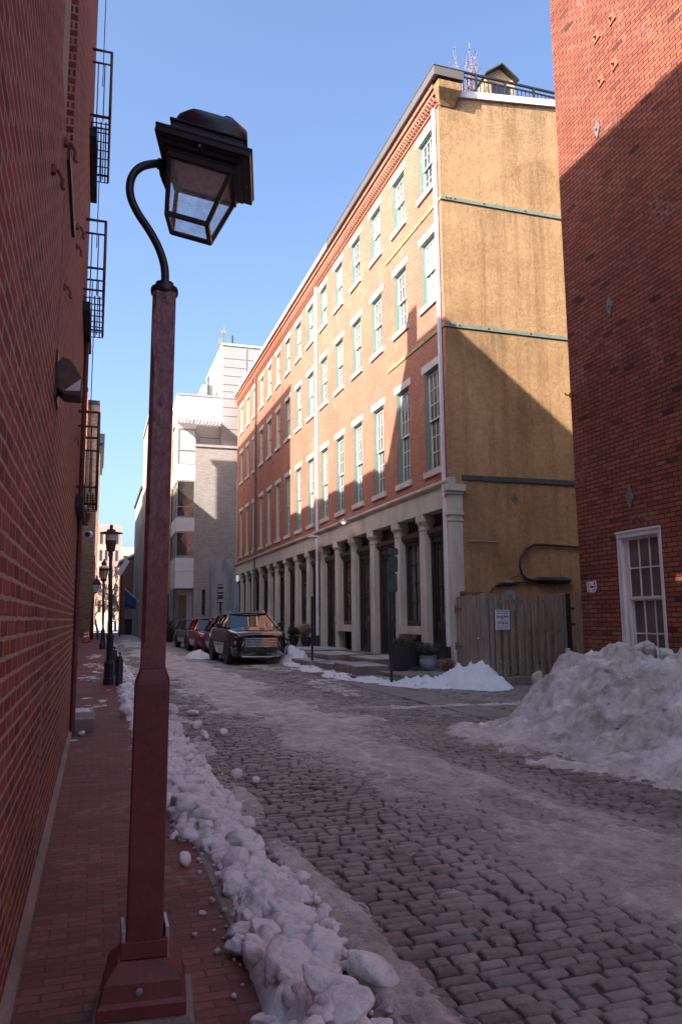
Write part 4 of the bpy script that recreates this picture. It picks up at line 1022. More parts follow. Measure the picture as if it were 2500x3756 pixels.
# small camera and lamp further along
cm = thing('security_camera', (XL, 10.9, 2.62), 'small white cylindrical security camera on the left wall below the last balcony', 'camera')
mb = MB(); mb.tube([(XL+.14, 11.05, 2.63), (XL+.12, 10.75, 2.60)], .05, 12); mb.box(XL, XL+.12, 10.95, 11.0, 2.6, 2.65); mb.build('body', 'whitepipe', cm, auto=40)
mb = MB(); mb.tube([(XL+.12, 10.752, 2.60), (XL+.119, 10.735, 2.598)], .034, 12); mb.build('lens', 'blackplastic', cm)
wf = thing('wall_light', (XL, 10.7, 2.8), 'brown box wall light with snow on top above the security camera', 'wall light')
mb = MB(); mb.prism([(XL, 2.72), (XL+.12, 2.72), (XL+.16, 2.86), (XL, 2.9)], 'y', 10.5, 10.75); mb.build('housing', 'rust', wf, bevel=.006)
mb = MB(); mb.lathe([(.02, 2.90), (.08, 2.90), (.07, 2.95), (.03, 2.97)], (XL+.085, 10.62), 10); mb.build('snow_cap', 'snow_white', wf, smooth=True)
# stoop
o = block('stone_stoop', XL+.01, .02, 10.2, 11.4, .02, .235, 'stone_step', 'stone doorstep with ice on top against the left brick wall', 'doorstep', bev=.015)
mb = MB()
n = 14; vs = []; fs = []
for j in range(6):
    for i in range(n):
        x = XL+.03+(.24)*i/(n-1); y = 10.95+.4*j/5
        vs.append((x, y, .238+ (.05*(1-abs(j-2.5)/2.5)*(.5+.5*float(vnoise(x*20, y*9, 0, 3))))))
fs = [(j*n+i, j*n+i+1, j*n+n+i+1, j*n+n+i) for j in range(5) for i in range(n-1)]
mb.add(vs, fs); tag(mb.build('ice_slab', 'ice_thin', None, smooth=True, origin=(-.1, 11.1, .238)), 'crumpled sheet of ice lying on the nearer stone doorstep', 'ice')
# ================================================================== HERO STREET LAMP
LX, LY = .200, 2.97
LAMP = thing('street_lamp', (LX, LY, SWZ), 'large oxblood red street lamp with gooseneck arm and black lantern in the foreground', 'street lamp')
def sqloft(levels, yaw=0., c=(LX, LY), lean=.0065):
    """levels: (half, chamfer, z). octagonal rings"""
    vs = []
    for (h, cc, z) in levels:
        for (x, y) in [(-h, -h+cc), (-h+cc, -h), (h-cc, -h), (h, -h+cc), (h, h-cc), (h-cc, h), (-h+cc, h), (-h, h-cc)]:
            xr = x*math.cos(yaw)-y*math.sin(yaw); yr_ = x*math.sin(yaw)+y*math.cos(yaw)
            vs.append((c[0]+xr+lean*(z-.1), c[1]+yr_, z))
    n = len(levels)
    fs = [(i*8+k, i*8+(k+1) % 8, i*8+8+(k+1) % 8, i*8+8+k) for i in range(n-1) for k in range(8)]
    fs += [tuple(range(8))[::-1], tuple(range(n*8-8, n*8))]
    return MB().add(vs, fs)
YW = R_(-5)
sqloft([(.172, .004, SWZ-.02), (.170, .004, .108), (.163, .008, .122)], YW, (LX+.005, LY), 0).build('plinth', 'stone_step', LAMP, bevel=.004)
sqloft([(.147, .002, .124), (.147, .002, .165), (.141, .004, .176), (.139, .004, .178), (.132, .006, .232), (.125, .008, .245), (.088, .004, .283), (.085, .004, .286)], YW).build('base', 'lamp_red', LAMP, bevel=.003)
mb = sqloft([(.081, .004, .288), (.081, .004, .345)], YW); mb.build('neck', 'lamp_red', LAMP, bevel=.003)
mb = MB()
for (sx) in (-1, 1):
    mb = MB(); mb.obox((LX+sx*.0745, LY, .358), (1, 0, 0), (0, 1, 0), UP, .0065, .07, .022); mb.build('clamp_plate', 'galv', LAMP, bevel=.002)
sqloft([(.0635, .006, .30), (.0628, .006, 1.215), (.0610, .010, 1.232), (.0475, .008, 1.268), (.0465, .008, 1.272)], YW).build('lower_shaft', 'lamp_red', LAMP, bevel=.002)
sqloft([(.0455, .004, 1.273), (.0455, .005, 1.335), (.0455, .0155, 1.375), (.0455, .0165, 2.46), (.0455, .005, 2.51), (.0455, .005, 2.64), (.0455, .016, 2.68), (.0455, .017, 2.742)], YW).build('upper_shaft', 'pole_paint', LAMP)
cx, cy = LX+.0065*2.65, LY
mb = MB(); mb.lathe([(.046, 2.735), (.053, 2.742), (.055, 2.755), (.053, 2.768), (.040, 2.776), (.036, 2.778), (.036, 2.79), (.022, 2.795)], (cx, cy), 20); mb.build('collar', 'iron', LAMP, auto=40)
arm = [(cx, cy, 2.76), (cx+.002, cy, 2.82), (cx-.004, cy, 2.875), (cx-.028, cy+.002, 2.945), (cx-.068, cy+.004, 3.015), (cx-.112, cy+.006, 3.075), (cx-.143, cy+.008, 3.14), (cx-.148, cy+.01, 3.20), (cx-.135, cy+.012, 3.25), (cx-.105, cy+.018, 3.290), (cx-.066, cy+.024, 3.312), (cx-.03, cy+.03, 3.326), (cx+.0, cy+.036, 3.336)]
def smoothpts(p, it=2):
    p = [Vector(q) for q in p]
    for _ in range(it):
        q = [p[0]]
        for a, b in zip(p[:-1], p[1:]): q += [a.lerp(b, .25), a.lerp(b, .75)]
        q.append(p[-1]); p = q
    return p
mb = MB(); mb.tube(smoothpts(arm), .0165, 12); mb.build('arm', 'iron', LAMP, smooth=True)
# lantern: hangs a little out of true, leaning away from the arm
QM = Matrix.Translation((.3783, 3.0, 3.3307)) @ Matrix.Rotation(R_(5.0), 4, 'X') @ Matrix.Rotation(R_(13.66), 4, 'Y') @ Matrix.Rotation(R_(-12.64), 4, 'Z')
def qloft(levels):
    m = sqloft(levels, 0., (0, 0), 0); return m.xform(QM)
def qp(a, b, z): return tuple(QM @ Vector((a, b, z)))
QX_, QY_, QZ_ = [Vector((QM[0][i], QM[1][i], QM[2][i])) for i in range(3)]
qloft([(.138, .003, -.040), (.143, .003, -.034), (.143, .003, -.026), (.160, .003, -.022), (.166, .003, -.008), (.178, .003, -.006), (.181, .003, .0), (.194, .003, .0), (.194, .003, .022), (.197, .003, .026), (.197, .003, .034), (.186, .003, .036), (.170, .004, .042), (.158, .005, .053), (.152, .006, .070), (.152, .006, .080), (.160, .004, .084), (.160, .004, .092), (.146, .015, .094)]).build('hood', 'iron', LAMP, bevel=.0015)
qloft([(.146, .030, .0945), (.146, .032, .125), (.142, .038, .150), (.132, .045, .170), (.114, .05, .184), (.085, .045, .191), (.0, .0, .194)]).build('dome', 'iron', LAMP, auto=60)
mb = MB(); mb.lathe([(.031, .180), (.031, .238), (.027, .246), (.01, .248)], (.035, .0), 16); mb.xform(QM); mb.build('photocell', plain('brown_plastic', (.07, .045, .04), .5, 0, .3, 20, .2), LAMP, auto=40)
TH, TZ, MH, MZ = .128, -.040, .0835, -.270
mb = MB()
def bar(p, q, w):
    p, q = Vector(p), Vector(q); t = (q-p).normalized()
    a = QX_ if abs(t.dot(QX_)) < .9 else QY_
    a = (a-t*a.dot(t)).normalized(); b = t.cross(a).normalized()
    mb.obox((p+q)/2, t, a, b, (q-p).length/2+w*.4, w, w)
for sx in (-1, 1):
    for sy in (-1, 1):
        bar(qp(sx*TH, sy*TH, TZ), qp(sx*MH, sy*MH, MZ), .0088)
for (h, z, w) in ((MH, MZ, .0088), (TH, TZ-.008, .012)):
    for s in (-1, 1): bar(qp(-h, s*h, z), qp(h, s*h, z), w); bar(qp(s*h, -h, z), qp(s*h, h, z), w)
mb.build('frame', 'iron', LAMP, bevel=.0012)
for (sa, sb) in ((0, -1), (1, 0), (0, 1), (-1, 0)):
    mb = MB()
    def e(h, z, k): return qp(sa*h*.99+(k*h if sa == 0 else 0), sb*h*.99+(k*h if sb == 0 else 0), z)
    mb.quad(e(MH, MZ, -1), e(MH, MZ, 1), e(TH, TZ, 1), e(TH, TZ, -1))
    mb.build('pane', 'lampglass', LAMP)
mb = MB(); mb.quad(qp(-MH, -MH, MZ), qp(-MH, MH, MZ), qp(MH, MH, MZ), qp(MH, -MH, MZ)); mb.build('bottom_pane', 'lampglass', LAMP)
mb = MB(); mb.obox(qp(0, 0, -.046), QX_, QY_, QZ_, .118, .118, .004); mb.build('reflector', plain('lantern_reflector', (.8, .68, .58), .5, 0, .12, 20, .1), LAMP)
mb = MB(); mb.obox(qp(-.150, 0, -.045), QX_, QY_, QZ_, .018, .026, .05); mb.tube([qp(-.185, 0, -.02), qp(-.165, 0, -.075), qp(-.135, 0, -.13)], [.018, .014, .006], 8); mb.tube([qp(-.175, 0, -.03), qp(-.20, 0, -.032)], .023, 12); mb.build('arm_bracket', 'iron', LAMP, bevel=.003)
for (a, b) in ((-.01, -.181), (.178, .03)):
    mb = MB(); mb.lathe([(.005, -.012), (.005, .004)], (a, b), 8); mb.xform(QM); mb.build('screw', 'galv', LAMP)
scr = MB(); scr.lathe([(.0125, 0), (.0125, .004), (.0075, .006)], (0, 0), 14); scr.xform(Matrix.Translation((LX-.022, LY-.1385, .21)) @ Matrix.Rotation(R_(97), 4, 'X')); scr.build('screw', 'galv', LAMP, auto=40)
sc2 = MB(); sc2.lathe([(.006, 0), (.006, .003)], (0, 0), 10); sc2.xform(Matrix.Translation((LX+.017, LY-.0455, 2.712)) @ Matrix.Rotation(R_(90), 4, 'X')); sc2.build('screw', 'rust', LAMP)
# ================================================================== LEFT PAVEMENT FURNITURE
l2 = thing('street_lamp', (.285, 17.4, SWZ), 'dark street lamp with wide flat hat shade standing beside the bollards', 'street lamp')
X2, Y2 = .25, 17.4
mb = MB(); mb.lathe([(.125, .08), (.125, .2), (.112, .22), (.112, .5), (.12, .52), (.095, .57), (.075, .6), (.072, 1.05), (.08, 1.07), (.08, 1.12), (.062, 1.15)], (.30, Y2), 8); mb.build('base', 'iron', l2, bevel=.004)
mb = MB(); mb.tube([(.298, Y2, 1.1), (.25, Y2, 2.92)], [.055, .036], 10); mb.build('pole', 'iron', l2, smooth=True)
mb = MB(); mb.lathe([(.05, 2.83), (.05, 2.94), (.09, 2.96), (.115, 3.16), (.12, 3.185)], (X2, Y2), 16); mb.build('ballast_housing', 'steelrail', l2, auto=40)
mb = MB(); mb.lathe([(.105, 3.187), (.12, 3.33), (.1, 3.335)], (X2, Y2), 16); mb.build('globe', 'signwhite', l2, auto=40)
mb = MB(); mb.lathe([(.12, 3.335), (.245, 3.345), (.25, 3.36), (.1, 3.39), (.09, 3.43), (.06, 3.44), (.03, 3.45)], (X2, Y2), 24); mb.build('hat_shade', 'steelrail', l2, auto=40)
mb = MB(); mb.lathe([(.035, 3.45), (.035, 3.53), (.02, 3.54)], (X2, Y2), 10); mb.build('photocell', 'iron', l2)
def bollard(x, y, label):
    t = thing('bollard', (x, y, SWZ), label, 'bollard', 'black bollards along the left kerb')
    mb = MB(); mb.lathe([(.075, SWZ-.05), (.075, .62), (.07, .635), (.05, .64)], (x, y), 14); mb.build('post', 'iron', t, auto=40)
    mb = MB(); mb.lathe([(.055, .64), (.055, .69), (.02, .70), (.018, .72), (.032, .745), (.03, .77), (.01, .785)], (x, y), 12); mb.build('knob', 'steelrail', t, auto=50)
bollard(.50, 17.0, 'black round-topped bollard right beside the hat-shaded lamp')
bollard(.47, 20.5, 'black bollard half hidden behind the nearer bollard and the lamp base')
bollard(.12, 58.5, 'far black bollard beside the traffic cone and the hanging lantern')
l3 = thing('street_lamp', (.31, 38.8, SWZ), 'tall slim lamp post with glowing-tinted acorn lantern, behind the hat-shaded lamp', 'street lamp')
X3, Y3 = .27, 38.8
mb = MB(); mb.lathe([(.15, .0), (.15, .3), (.1, .4), (.09, 1.0), (.06, 1.05)], (.32, Y3), 10); mb.build('base', 'iron', l3)
mb = MB(); mb.tube([(.32, Y3, 1.), (.27, Y3, 3.35)], [.06, .05], 8); mb.build('pole', 'iron', l3, smooth=True)
mb = MB(); mb.lathe([(.06, 3.30), (.13, 3.36), (.15, 3.44)], (X3, Y3), 12); mb.build('cradle', 'iron', l3)
mb = MB(); mb.lathe([(.12, 3.44), (.2, 3.84), (.18, 3.85)], (X3, Y3), 8); mb.build('globe', plain('amber_lantern_glass', (.55, .42, .24), .3, 0, .1, 8, 0), l3)
mb = MB()
for k in range(8): a = k*math.pi/4; mb.tube([(X3+.125*math.cos(a), Y3+.125*math.sin(a), 3.44), (X3+.205*math.cos(a), Y3+.205*math.sin(a), 3.85)], .012, 4)
mb.lathe([(.235, 3.85), (.235, 3.9), (.2, 4.0), (.1, 4.1)], (X3, Y3), 12); mb.build('cap', 'iron', l3)
mb = MB(); mb.lathe([(.22, 3.93), (.2, 4.03), (.1, 4.1)], (X3, Y3), 12); mb.build('snow_cap', 'snow_white', l3, smooth=True)
mb = MB(); mb.lathe([(.1, 4.1), (.13, 4.14), (.13, 4.22), (.06, 4.32), (.02, 4.42)], (X3, Y3), 10); mb.build('finial', 'iron', l3)
l4 = thing('street_lamp', (-.29, 58, SWZ), 'far street lamp with lantern hung on its right, near the traffic cone', 'street lamp')
mb = MB(); mb.tube([(-.29, 58, 0), (-.27, 58, 2.9), (-.25, 58, 3.4)], [.12, .07, .05], 8); mb.build('pole', 'steelrail', l4, smooth=True)
mb = MB(); mb.lathe([(.36, 4.0), (.36, 4.12), (.2, 4.35), (.1, 4.45), (.06, 4.5), (.06, 4.68)], (-.06, 58), 4, rot=.6); mb.build('hood', 'iron', l4)
mb = MB(); mb.lathe([(.12, 3.45), (.3, 4.0)], (-.1, 58), 4, rot=.6); mb.build('pane', 'fixture_lens', l4)
mb = MB(); mb.lathe([(.14, 3.4), (.14, 3.47)], (-.1, 58), 4, rot=.6); mb.tube([(-.25, 58, 3.35), (-.1, 58, 3.42)], .05, 6); mb.build('cradle', 'iron', l4)
cn = thing('traffic_cone', (-.63, 50, SWZ), 'orange traffic cone with white bands on the left pavement', 'traffic cone')
mb = MB(); mb.lathe([(.16, .12), (.04, .88), (.03, .88)], (-.63, 50), 16); mb.build('cone', 'redlight', cn, auto=40)
mb = MB(); mb.lathe([(.118, .40), (.098, .53)], (-.63, 50), 16); mb.lathe([(.085, .61), (.07, .7)], (-.63, 50), 16); mb.build('white_band', 'signwhite', cn, auto=40)
mb = MB(); mb.box(-.85, -.41, 49.8, 50.2, .08, .12); mb.build('foot', 'blackplastic', cn)
cn2 = copy_tree(cn, loc=(-.5, 52.2, SWZ)); cn2['label'] = 'second orange cone standing just behind the nearer banded one'
cn2['group'] = cn['group'] = 'orange traffic cones'
cn['label'] = 'nearer orange traffic cone with white bands on the left pavement'
# ================================================================== FURTHER LEFT: buildings set back behind the near one
def simple_building(x0, x1, y0, y1, z1, mat, label, roofmat='roof', z0=-.2, name='building'):
    t = thing(name, ((x0+x1)/2, (y0+y1)/2, 0), label, 'building')
    mb = MB(); mb.box(x0, x1, y0, y1, z0, z1); mb.build('wall', mat, t)
    mb = MB(); mb.box(x0-.12, x1+.12, y0-.12, y1+.12, z1+.002, z1+.25); mb.build('parapet', roofmat, t)
    return t
simple_building(-9., -2., 15.66, 29.8, 14.23, 'brick_brown', 'lower brown brick building set back beyond the near left brick wall')
simple_building(-4.4, -2., 29.82, 44.5, 20.65, 'brick_house', 'tall brick building set back on the left beyond the brown one')
gb = simple_building(-9., -1.78, 44.52, 75., 14.7, 'concrete', 'pale grey rendered building with conduits before the brown brick corner on the left')
mb = MB()
for (y, z0, z1) in ((70., .2, 9.), (66., 3., 12.), (73., 1., 14.)): mb.tube([(-1.74, y, z0), (-1.74, y, z1)], .05, 6)
mb.box(-1.78, -1.55, 71, 71.4, 5, 6.2); mb.box(-1.78, -1.6, 68, 68.5, 3, 4.1); mb.build('conduit', 'galv', gb)
bb = thing('brick_building', (-3, 80, 0), 'far brown brick building standing end-on at the left of the street', 'building')
mb = MB(); mb.box(-8., -.42, 76., 90., -.2, 22.4); mb.box(-8.02, -.30, 75.98, 90, -.2, 7.6); mb.build('wall', 'brick_brown', bb)
mb = MB(); mb.box(-8.1, -.36, 75.9, 90.1, 22.402, 22.8); mb.build('parapet', 'darkmetal', bb)
mb = MB(); mb.box(-2.6, -1.45, 75.5, 75.95, 14., 23.4); mb.build('sunlit_wall_strip', 'brick_tan_row', bb)  # orange brick stands in for a sunlit strip of wall
b2 = thing('brick_building', (-3, 100, 0), 'brick building with a bracketed cornice just past the brown brick corner', 'building')
mb = MB(); mb.box(-8, -.2, 96, 112, -.2, 23.); mb.build('wall', 'brick_brown', b2)
mb = MB(); mb.box(-8, .25, 95.6, 112, 23.002, 24.2); mb.box(-8, .1, 95.8, 112, 22., 23.); mb.build('cornice', 'darkmetal', b2)
# ================================================================== FAR END
blk = thing('apartment_block', (2, 158, 0), 'pinkish grey tower block closing the far end of the street', 'building')
mb = MB(); mb.box(-1.2, 4.1, 150, 165, 0, 19.5); mb.build('wall', 'pink_block', blk)
mb = MB()
for i in range(5):
    for k in range(5): mb.box(-.8+i*.95, -.35+i*.95, 149.93, 149.99, 3.+k*3.2, 5.+k*3.2)
mb.build('window', 'darkglass', blk)
bl2 = thing('apartment_block', (4, 175, 0), 'long cream sunlit block behind the pinkish tower', 'building')
mb = MB(); mb.box(-14, 16, 170, 180, 0, 17.); mb.build('wall', 'pale_block', bl2)
mb = MB()
for i in range(14):
    for k in range(4): mb.box(-12+i*1.9, -11.2+i*1.9, 169.93, 169.99, 2.5+k*3.6, 4.4+k*3.6)
mb.build('window', 'darkglass', bl2)
# right: dark slab, brick house
sl = simple_building(3.35, 12., 66., 78., 12.5, 'concrete', 'grey slab building behind the big lamp post on the right of the far street')
hs = thing('brick_house', (5, 80, 0), 'dark brick house with sloping roof and pale eave, past the grey slab', 'house')
mb = MB(); mb.prism([(2.35, -.2), (9., -.2), (9., 9.), (6.4, 9.3), (2.35, 7.25)], 'y', 80., 90.); mb.build('wall', 'brick_house', hs)
mb = MB(); mb.prism([(2.0, 7.2), (2.0, 7.42), (6.4, 9.7), (6.4, 9.4)], 'y', 79.7, 90.); mb.build('roof', 'whitepaint', hs)
mb = MB(); mb.box(2.75, 3.6, 79.9, 79.99, -.1, 1.5); mb.build('garage_door', 'blackplastic', hs)
mb = MB(); mb.box(2.7, 3.7, 79.92, 79.985, 1.55, 2.5); mb.build('lintel', 'kerb', hs)
def flag(base, tip, cloth, label, mats):
    t = thing('flag', base, label, 'flag')
    mb = MB(); mb.tube([base, tip], .03, 6); mb.build('pole', 'whitepipe', t)
    mb = MB(); B, T = Vector(base), Vector(tip); n = 8
    vs = []
    for i in range(n+1):
        p = T.lerp(B, i/n*.75)
        for j in range(5):
            vs.append((p.x+.06*math.sin(i*1.7+j*.5), p.y+.06*math.cos(i*1.3), p.z-j/4*cloth*(1-.35*i/n)))
    mb.add(vs, [(i*5+j, i*5+j+1, i*5+5+j+1, i*5+5+j) for i in range(n) for j in range(4)])
    o = mb.build('cloth', mats, t, smooth=True); so = o.modifiers.new('thick', 'SOLIDIFY'); so.thickness = .01
flag((3.36, 65.9, 2.95), (2.15, 65.2, 4.0), 1.4, 'blue flag hanging from a slanted pole on the grey slab', 'flagblue')
bd = thing('sign_post', (1.95, 68, 0), 'tall slim pole carrying a tilted pale board before the far brick house', 'sign post')
mb = MB(); mb.tube([(1.95, 68, 0), (1.95, 68, 6.0)], .05, 6); mb.build('pole', 'darkmetal', bd)
mb = MB(); mb.obox((2.05, 67.95, 5.95), Vector((.5, 0, .87)).normalized(), Vector((0, 1, 0)), Vector((-.87, 0, .5)).normalized(), .75, .03, .22); mb.build('board', 'signwhite', bd)
def tree(x, y, h, label, seed, r=.16, mat='bark'):
    t = thing('bare_tree', (x, y, 0), label, 'tree', 'bare trees at the far end')
    rs = random.Random(seed); mb = MB(); tw = MB()
    def br(p, d, L, r, lv):
        pts = [p]; q = p.copy(); dd = d.copy()
        for k in range(3):
            dd = (dd+Vector((rs.gauss(0, .16), rs.gauss(0, .16), rs.gauss(.06, .1)))).normalized(); q = q+dd*L/3; pts.append(q.copy())
        (mb if lv < 2 else tw).tube(pts, [r, r*.9, r*.78, r*.6], 5 if lv < 2 else 3, cap=False)
        if lv < 4:
            for k in range(3 if lv < 3 else 4):
                a = rs.choice(pts[1:]); e = (dd+Vector((rs.gauss(0, .75), rs.gauss(0, .75), rs.gauss(.1, .4)))).normalized(); br(a.copy(), e, L*rs.uniform(.55, .8), max(r*.55, .022), lv+1)
    br(Vector((x, y, 0)), Vector((0, 0, 1)), h*.4, r, 0)
    mb.build('trunk', mat, t, smooth=True); tw.build('crown', mat, t)
tree(3.4, 92, 12, 'bare pale tree reaching over the far brick house', 5, .26)
tree(1.2, 96, 9, 'bare tree in front of the pinkish tower block', 8, .2)
tree(2.4, 104, 8, 'bare twiggy tree low between the far lamp posts', 13, .2)
tree(.2, 112, 10, 'bare tree just right of the brown brick corner', 17, .2)
tree(4.6, 120, 12, 'bare tree at the right of the cream block', 23, .24)
lw = thing('low_wall', (2, 142, 0), 'low white wall and gate at the sunlit end of the street', 'wall')
mb = MB(); mb.box(-3, 8, 142, 142.4, 0, 1.1); mb.box(1.0, 2.2, 141.6, 143, 0, 2.4); mb.build('wall', 'whitepaint', lw)
# ================================================================== MODERN PALE BUILDING
md = thing('modern_building', (7, 52, 0), 'modern building of pale cladding, grey-buff brick and corner bay windows', 'building')
mb = MB(); mb.box(5.93, 8.70, 50., 62., -.3, 12.85); mb.build('brick_wall', 'brick_grey', md)
mb = MB(); mb.box(5.88, 8.74, 49.93, 62, 12.853, 13.03); mb.build('coping', 'greypanel', md)
mb = MB(); mb.box(6.98, 8.62, 49.55, 49.99, -.3, 5.28); mb.build('concrete_panel', 'concrete', md, bevel=.02)
mb = MB(); mb.box(6.42, 6.72, 49.97, 49.995, 1.62, 3.40); sw_ = mb.build('window', 'greypanel', md)
mb = MB(); mb.box(6.47, 6.69, 49.95, 49.968, 1.7, 3.36); mb.build('pane', 'darkglass', sw_)
# tower with clapboard-like panels
mb = MB(); mb.box(7.69, 14., 50.32, 58.5, 12.5, 20.2)
tz = 13.4; rs = random.Random(8)
tw = mb.build('tower', 'greypanel', md)
mb = MB(); z = 12.9
while z < 20.:
    mb.box(7.70, 14., 50.30, 50.318, z, z+.03); z += rs.choice((.5, .62, .75, .9))
mb.box(9.30, 9.36, 50.29, 50.318, 12.5, 20.2); mb.build('panel_joint', 'galv', md)
mb = MB(); mb.box(7.64, 14.05, 50.26, 58.6, 20.202, 20.34); mb.build('coping', 'whitepanel', md)
mb = MB(); mb.box(7.66, 7.688, 52.6, 54.0, 15.6, 17.6); mb.build('window', 'modglass', md)
mb = MB(); mb.tube([(8.62, 52, 20.3), (8.62, 52, 21.6)], .07, 8); mb.build('flue', 'darkmetal', md)
mb = MB(); mb.tube([(7.15, 53.5, 17.3), (7.15, 53.5, 18.9)], .06, 8); mb.build('flue', 'darkmetal', md)
mb = MB(); mb.box(6.75, 7.68, 53.6, 57., 16.5, 18.3); mb.build('penthouse', 'greypanel', md)
# white box
mb = MB(); mb.box(4.74, 7.685, 50.6, 57.5, 14.95, 16.5); mb.build('white_box', 'whitepanel', md)
mb = MB(); mb.box(4.70, 7.685, 50.55, 57.55, 16.502, 16.62); mb.build('coping', 'greypanel', md)
# terrace walls behind pergola
mb = MB(); mb.box(5.95, 7.69, 50.66, 50.9, 13., 14.95); mb.build('terrace_wall', 'greypanel', md)
mb = MB()
for k in range(14):
    x = 4.5+k*.235; mb.box(x, x+.06, 49.3, 50.6, 14.50, 14.68)
mb.box(4.4, 7.68, 49.23, 49.298, 14.48, 14.7); mb.build('pergola', 'whitepanel', md)
mb = MB(); mb.tube([(6.2, 50.05, 13.05), (6.2, 50.05, 13.5), (7.5, 50.05, 13.5)], .025, 6); mb.build('terrace_rail', 'darkmetal', md)
# bay: panels and windows
bx0, bx1, by0, by1 = 4.74, 5.925, 50.0, 54.
def band(z0, z1, mat='whitepanel', nm='bay_panel'):
    mb = MB(); mb.box(bx0, bx1, by0, by1, z0, z1); mb.build(nm, mat, md)
band(3.45, 4.5); band(4.52, 5.42); band(7.15, 8.05); band(10.55, 11.6); band(14.05, 14.44)
def bay_window(z0, z1, tr, curtains=False):
    mb = MB(); w = .07
    for (x, y) in ((bx0, by0), (bx1-w, by0), (bx0, by1-w), (bx0, 51.4), (bx0, 52.7)): mb.box(x+.01, x+w, y+.01, y+w, z0, z1)
    for z in (z0, tr, z1-w): mb.box(bx0+.012, bx1-.01, by0+.012, by0+w, z, z+w); mb.box(bx0+.012, bx0+w, by0+w, by1-w, z, z+w)
    wn = mb.build('bay_window', 'greypanel', md)
    mb = MB(); mb.quad((bx0+.05, by0+.045, z0), (bx1, by0+.045, z0), (bx1, by0+.045, z1), (bx0+.05, by0+.045, z1)); mb.quad((bx0+.045, by1, z0), (bx0+.045, by0+.05, z0), (bx0+.045, by0+.05, z1), (bx0+.045, by1, z1))
    mb.build('pane', 'curtain' if curtains else 'modglass', wn)
bay_window(11.62, 14.03, 12.55, True); bay_window(8.07, 10.53, 8.75); bay_window(5.44, 7.13, 5.5)
mb = MB(); mb.box(bx0+.3, bx1, by0+.5, by1, -.2, 3.44); mb.build('entrance_wall', 'greypanel', md)
mb = MB(); mb.box(bx0+.29, bx0+.8, by0+.44, by0+.49, -.1, 3.0); mb.build('timber_door', 'reddoor', md)
mb = MB(); mb.box(3.2, 4.735, 53.5, 62., -.3, 16.0); mb.build('tan_wall', 'brick_tan', md)
mb = MB(); mb.box(3.1, 4.735, 53.4, 62., 16.002, 16.2); mb.build('coping', 'greypanel', md)
mb = MB(); mb.box(3.9, 4.7, 53.42, 53.49, -.1, 3.2); mb.build('timber_screen', 'reddoor', md)
wv = thing('weathervane', (8.26, 54, 20.3), 'gilded weathervane with a ship figure on the corner of the pale tower', 'weathervane')
mb = MB(); mb.lathe([(.02, 20.35), (.14, 20.45), (.2, 20.6), (.14, 20.75), (.02, 20.85)], (8.15, 53), 12); mb.build('ball', 'gold', wv, smooth=True)
mb = MB(); mb.tube([(8.15, 53, 20.34), (8.15, 53, 22.4)], .025, 6); mb.tube([(7.85, 53, 21.45), (8.5, 53, 21.3)], .02, 5); mb.build('rod', 'darkmetal', wv)
mb = MB(); mb.prism([(7.8, 21.35), (8.12, 21.3), (8.12, 21.65), (7.8, 21.75)], 'y', 52.98, 53.02); mb.prism([(7.98, 22.2), (8.32, 22.2), (8.36, 22.32), (8.24, 22.35), (8.2, 22.75), (8.06, 22.35), (7.94, 22.32)], 'y', 52.97, 53.03); mb.build('ship', 'gold', wv)
hg = thing('hedge_tub', (4.35, 50.5, 0), 'dark evergreen shrub in a tub beside the pale building entrance', 'plant')
mb = MB(); mb.lathe([(.35, 0), (.45, .55), (.4, .55)], (4.35, 50.5), 12); mb.build('tub', 'blackplastic', hg)
lv = MB(); rs = random.Random(31)
for _ in range(900):
    a = Vector((rs.gauss(0, .27), rs.gauss(0, .27), abs(rs.gauss(.3, .35)))); leaf(lv, Vector((4.35, 50.5, .5))+a, .07, rs)
lv.build('foliage', 'foliage_dark', hg)
hg2 = copy_tree(hg, loc=(5.75, 49.4, 0)); hg2['label'] = 'smaller dark evergreen in a tub by the timber door, right of the first tub'; hg2.scale = (.6, .6, .8)
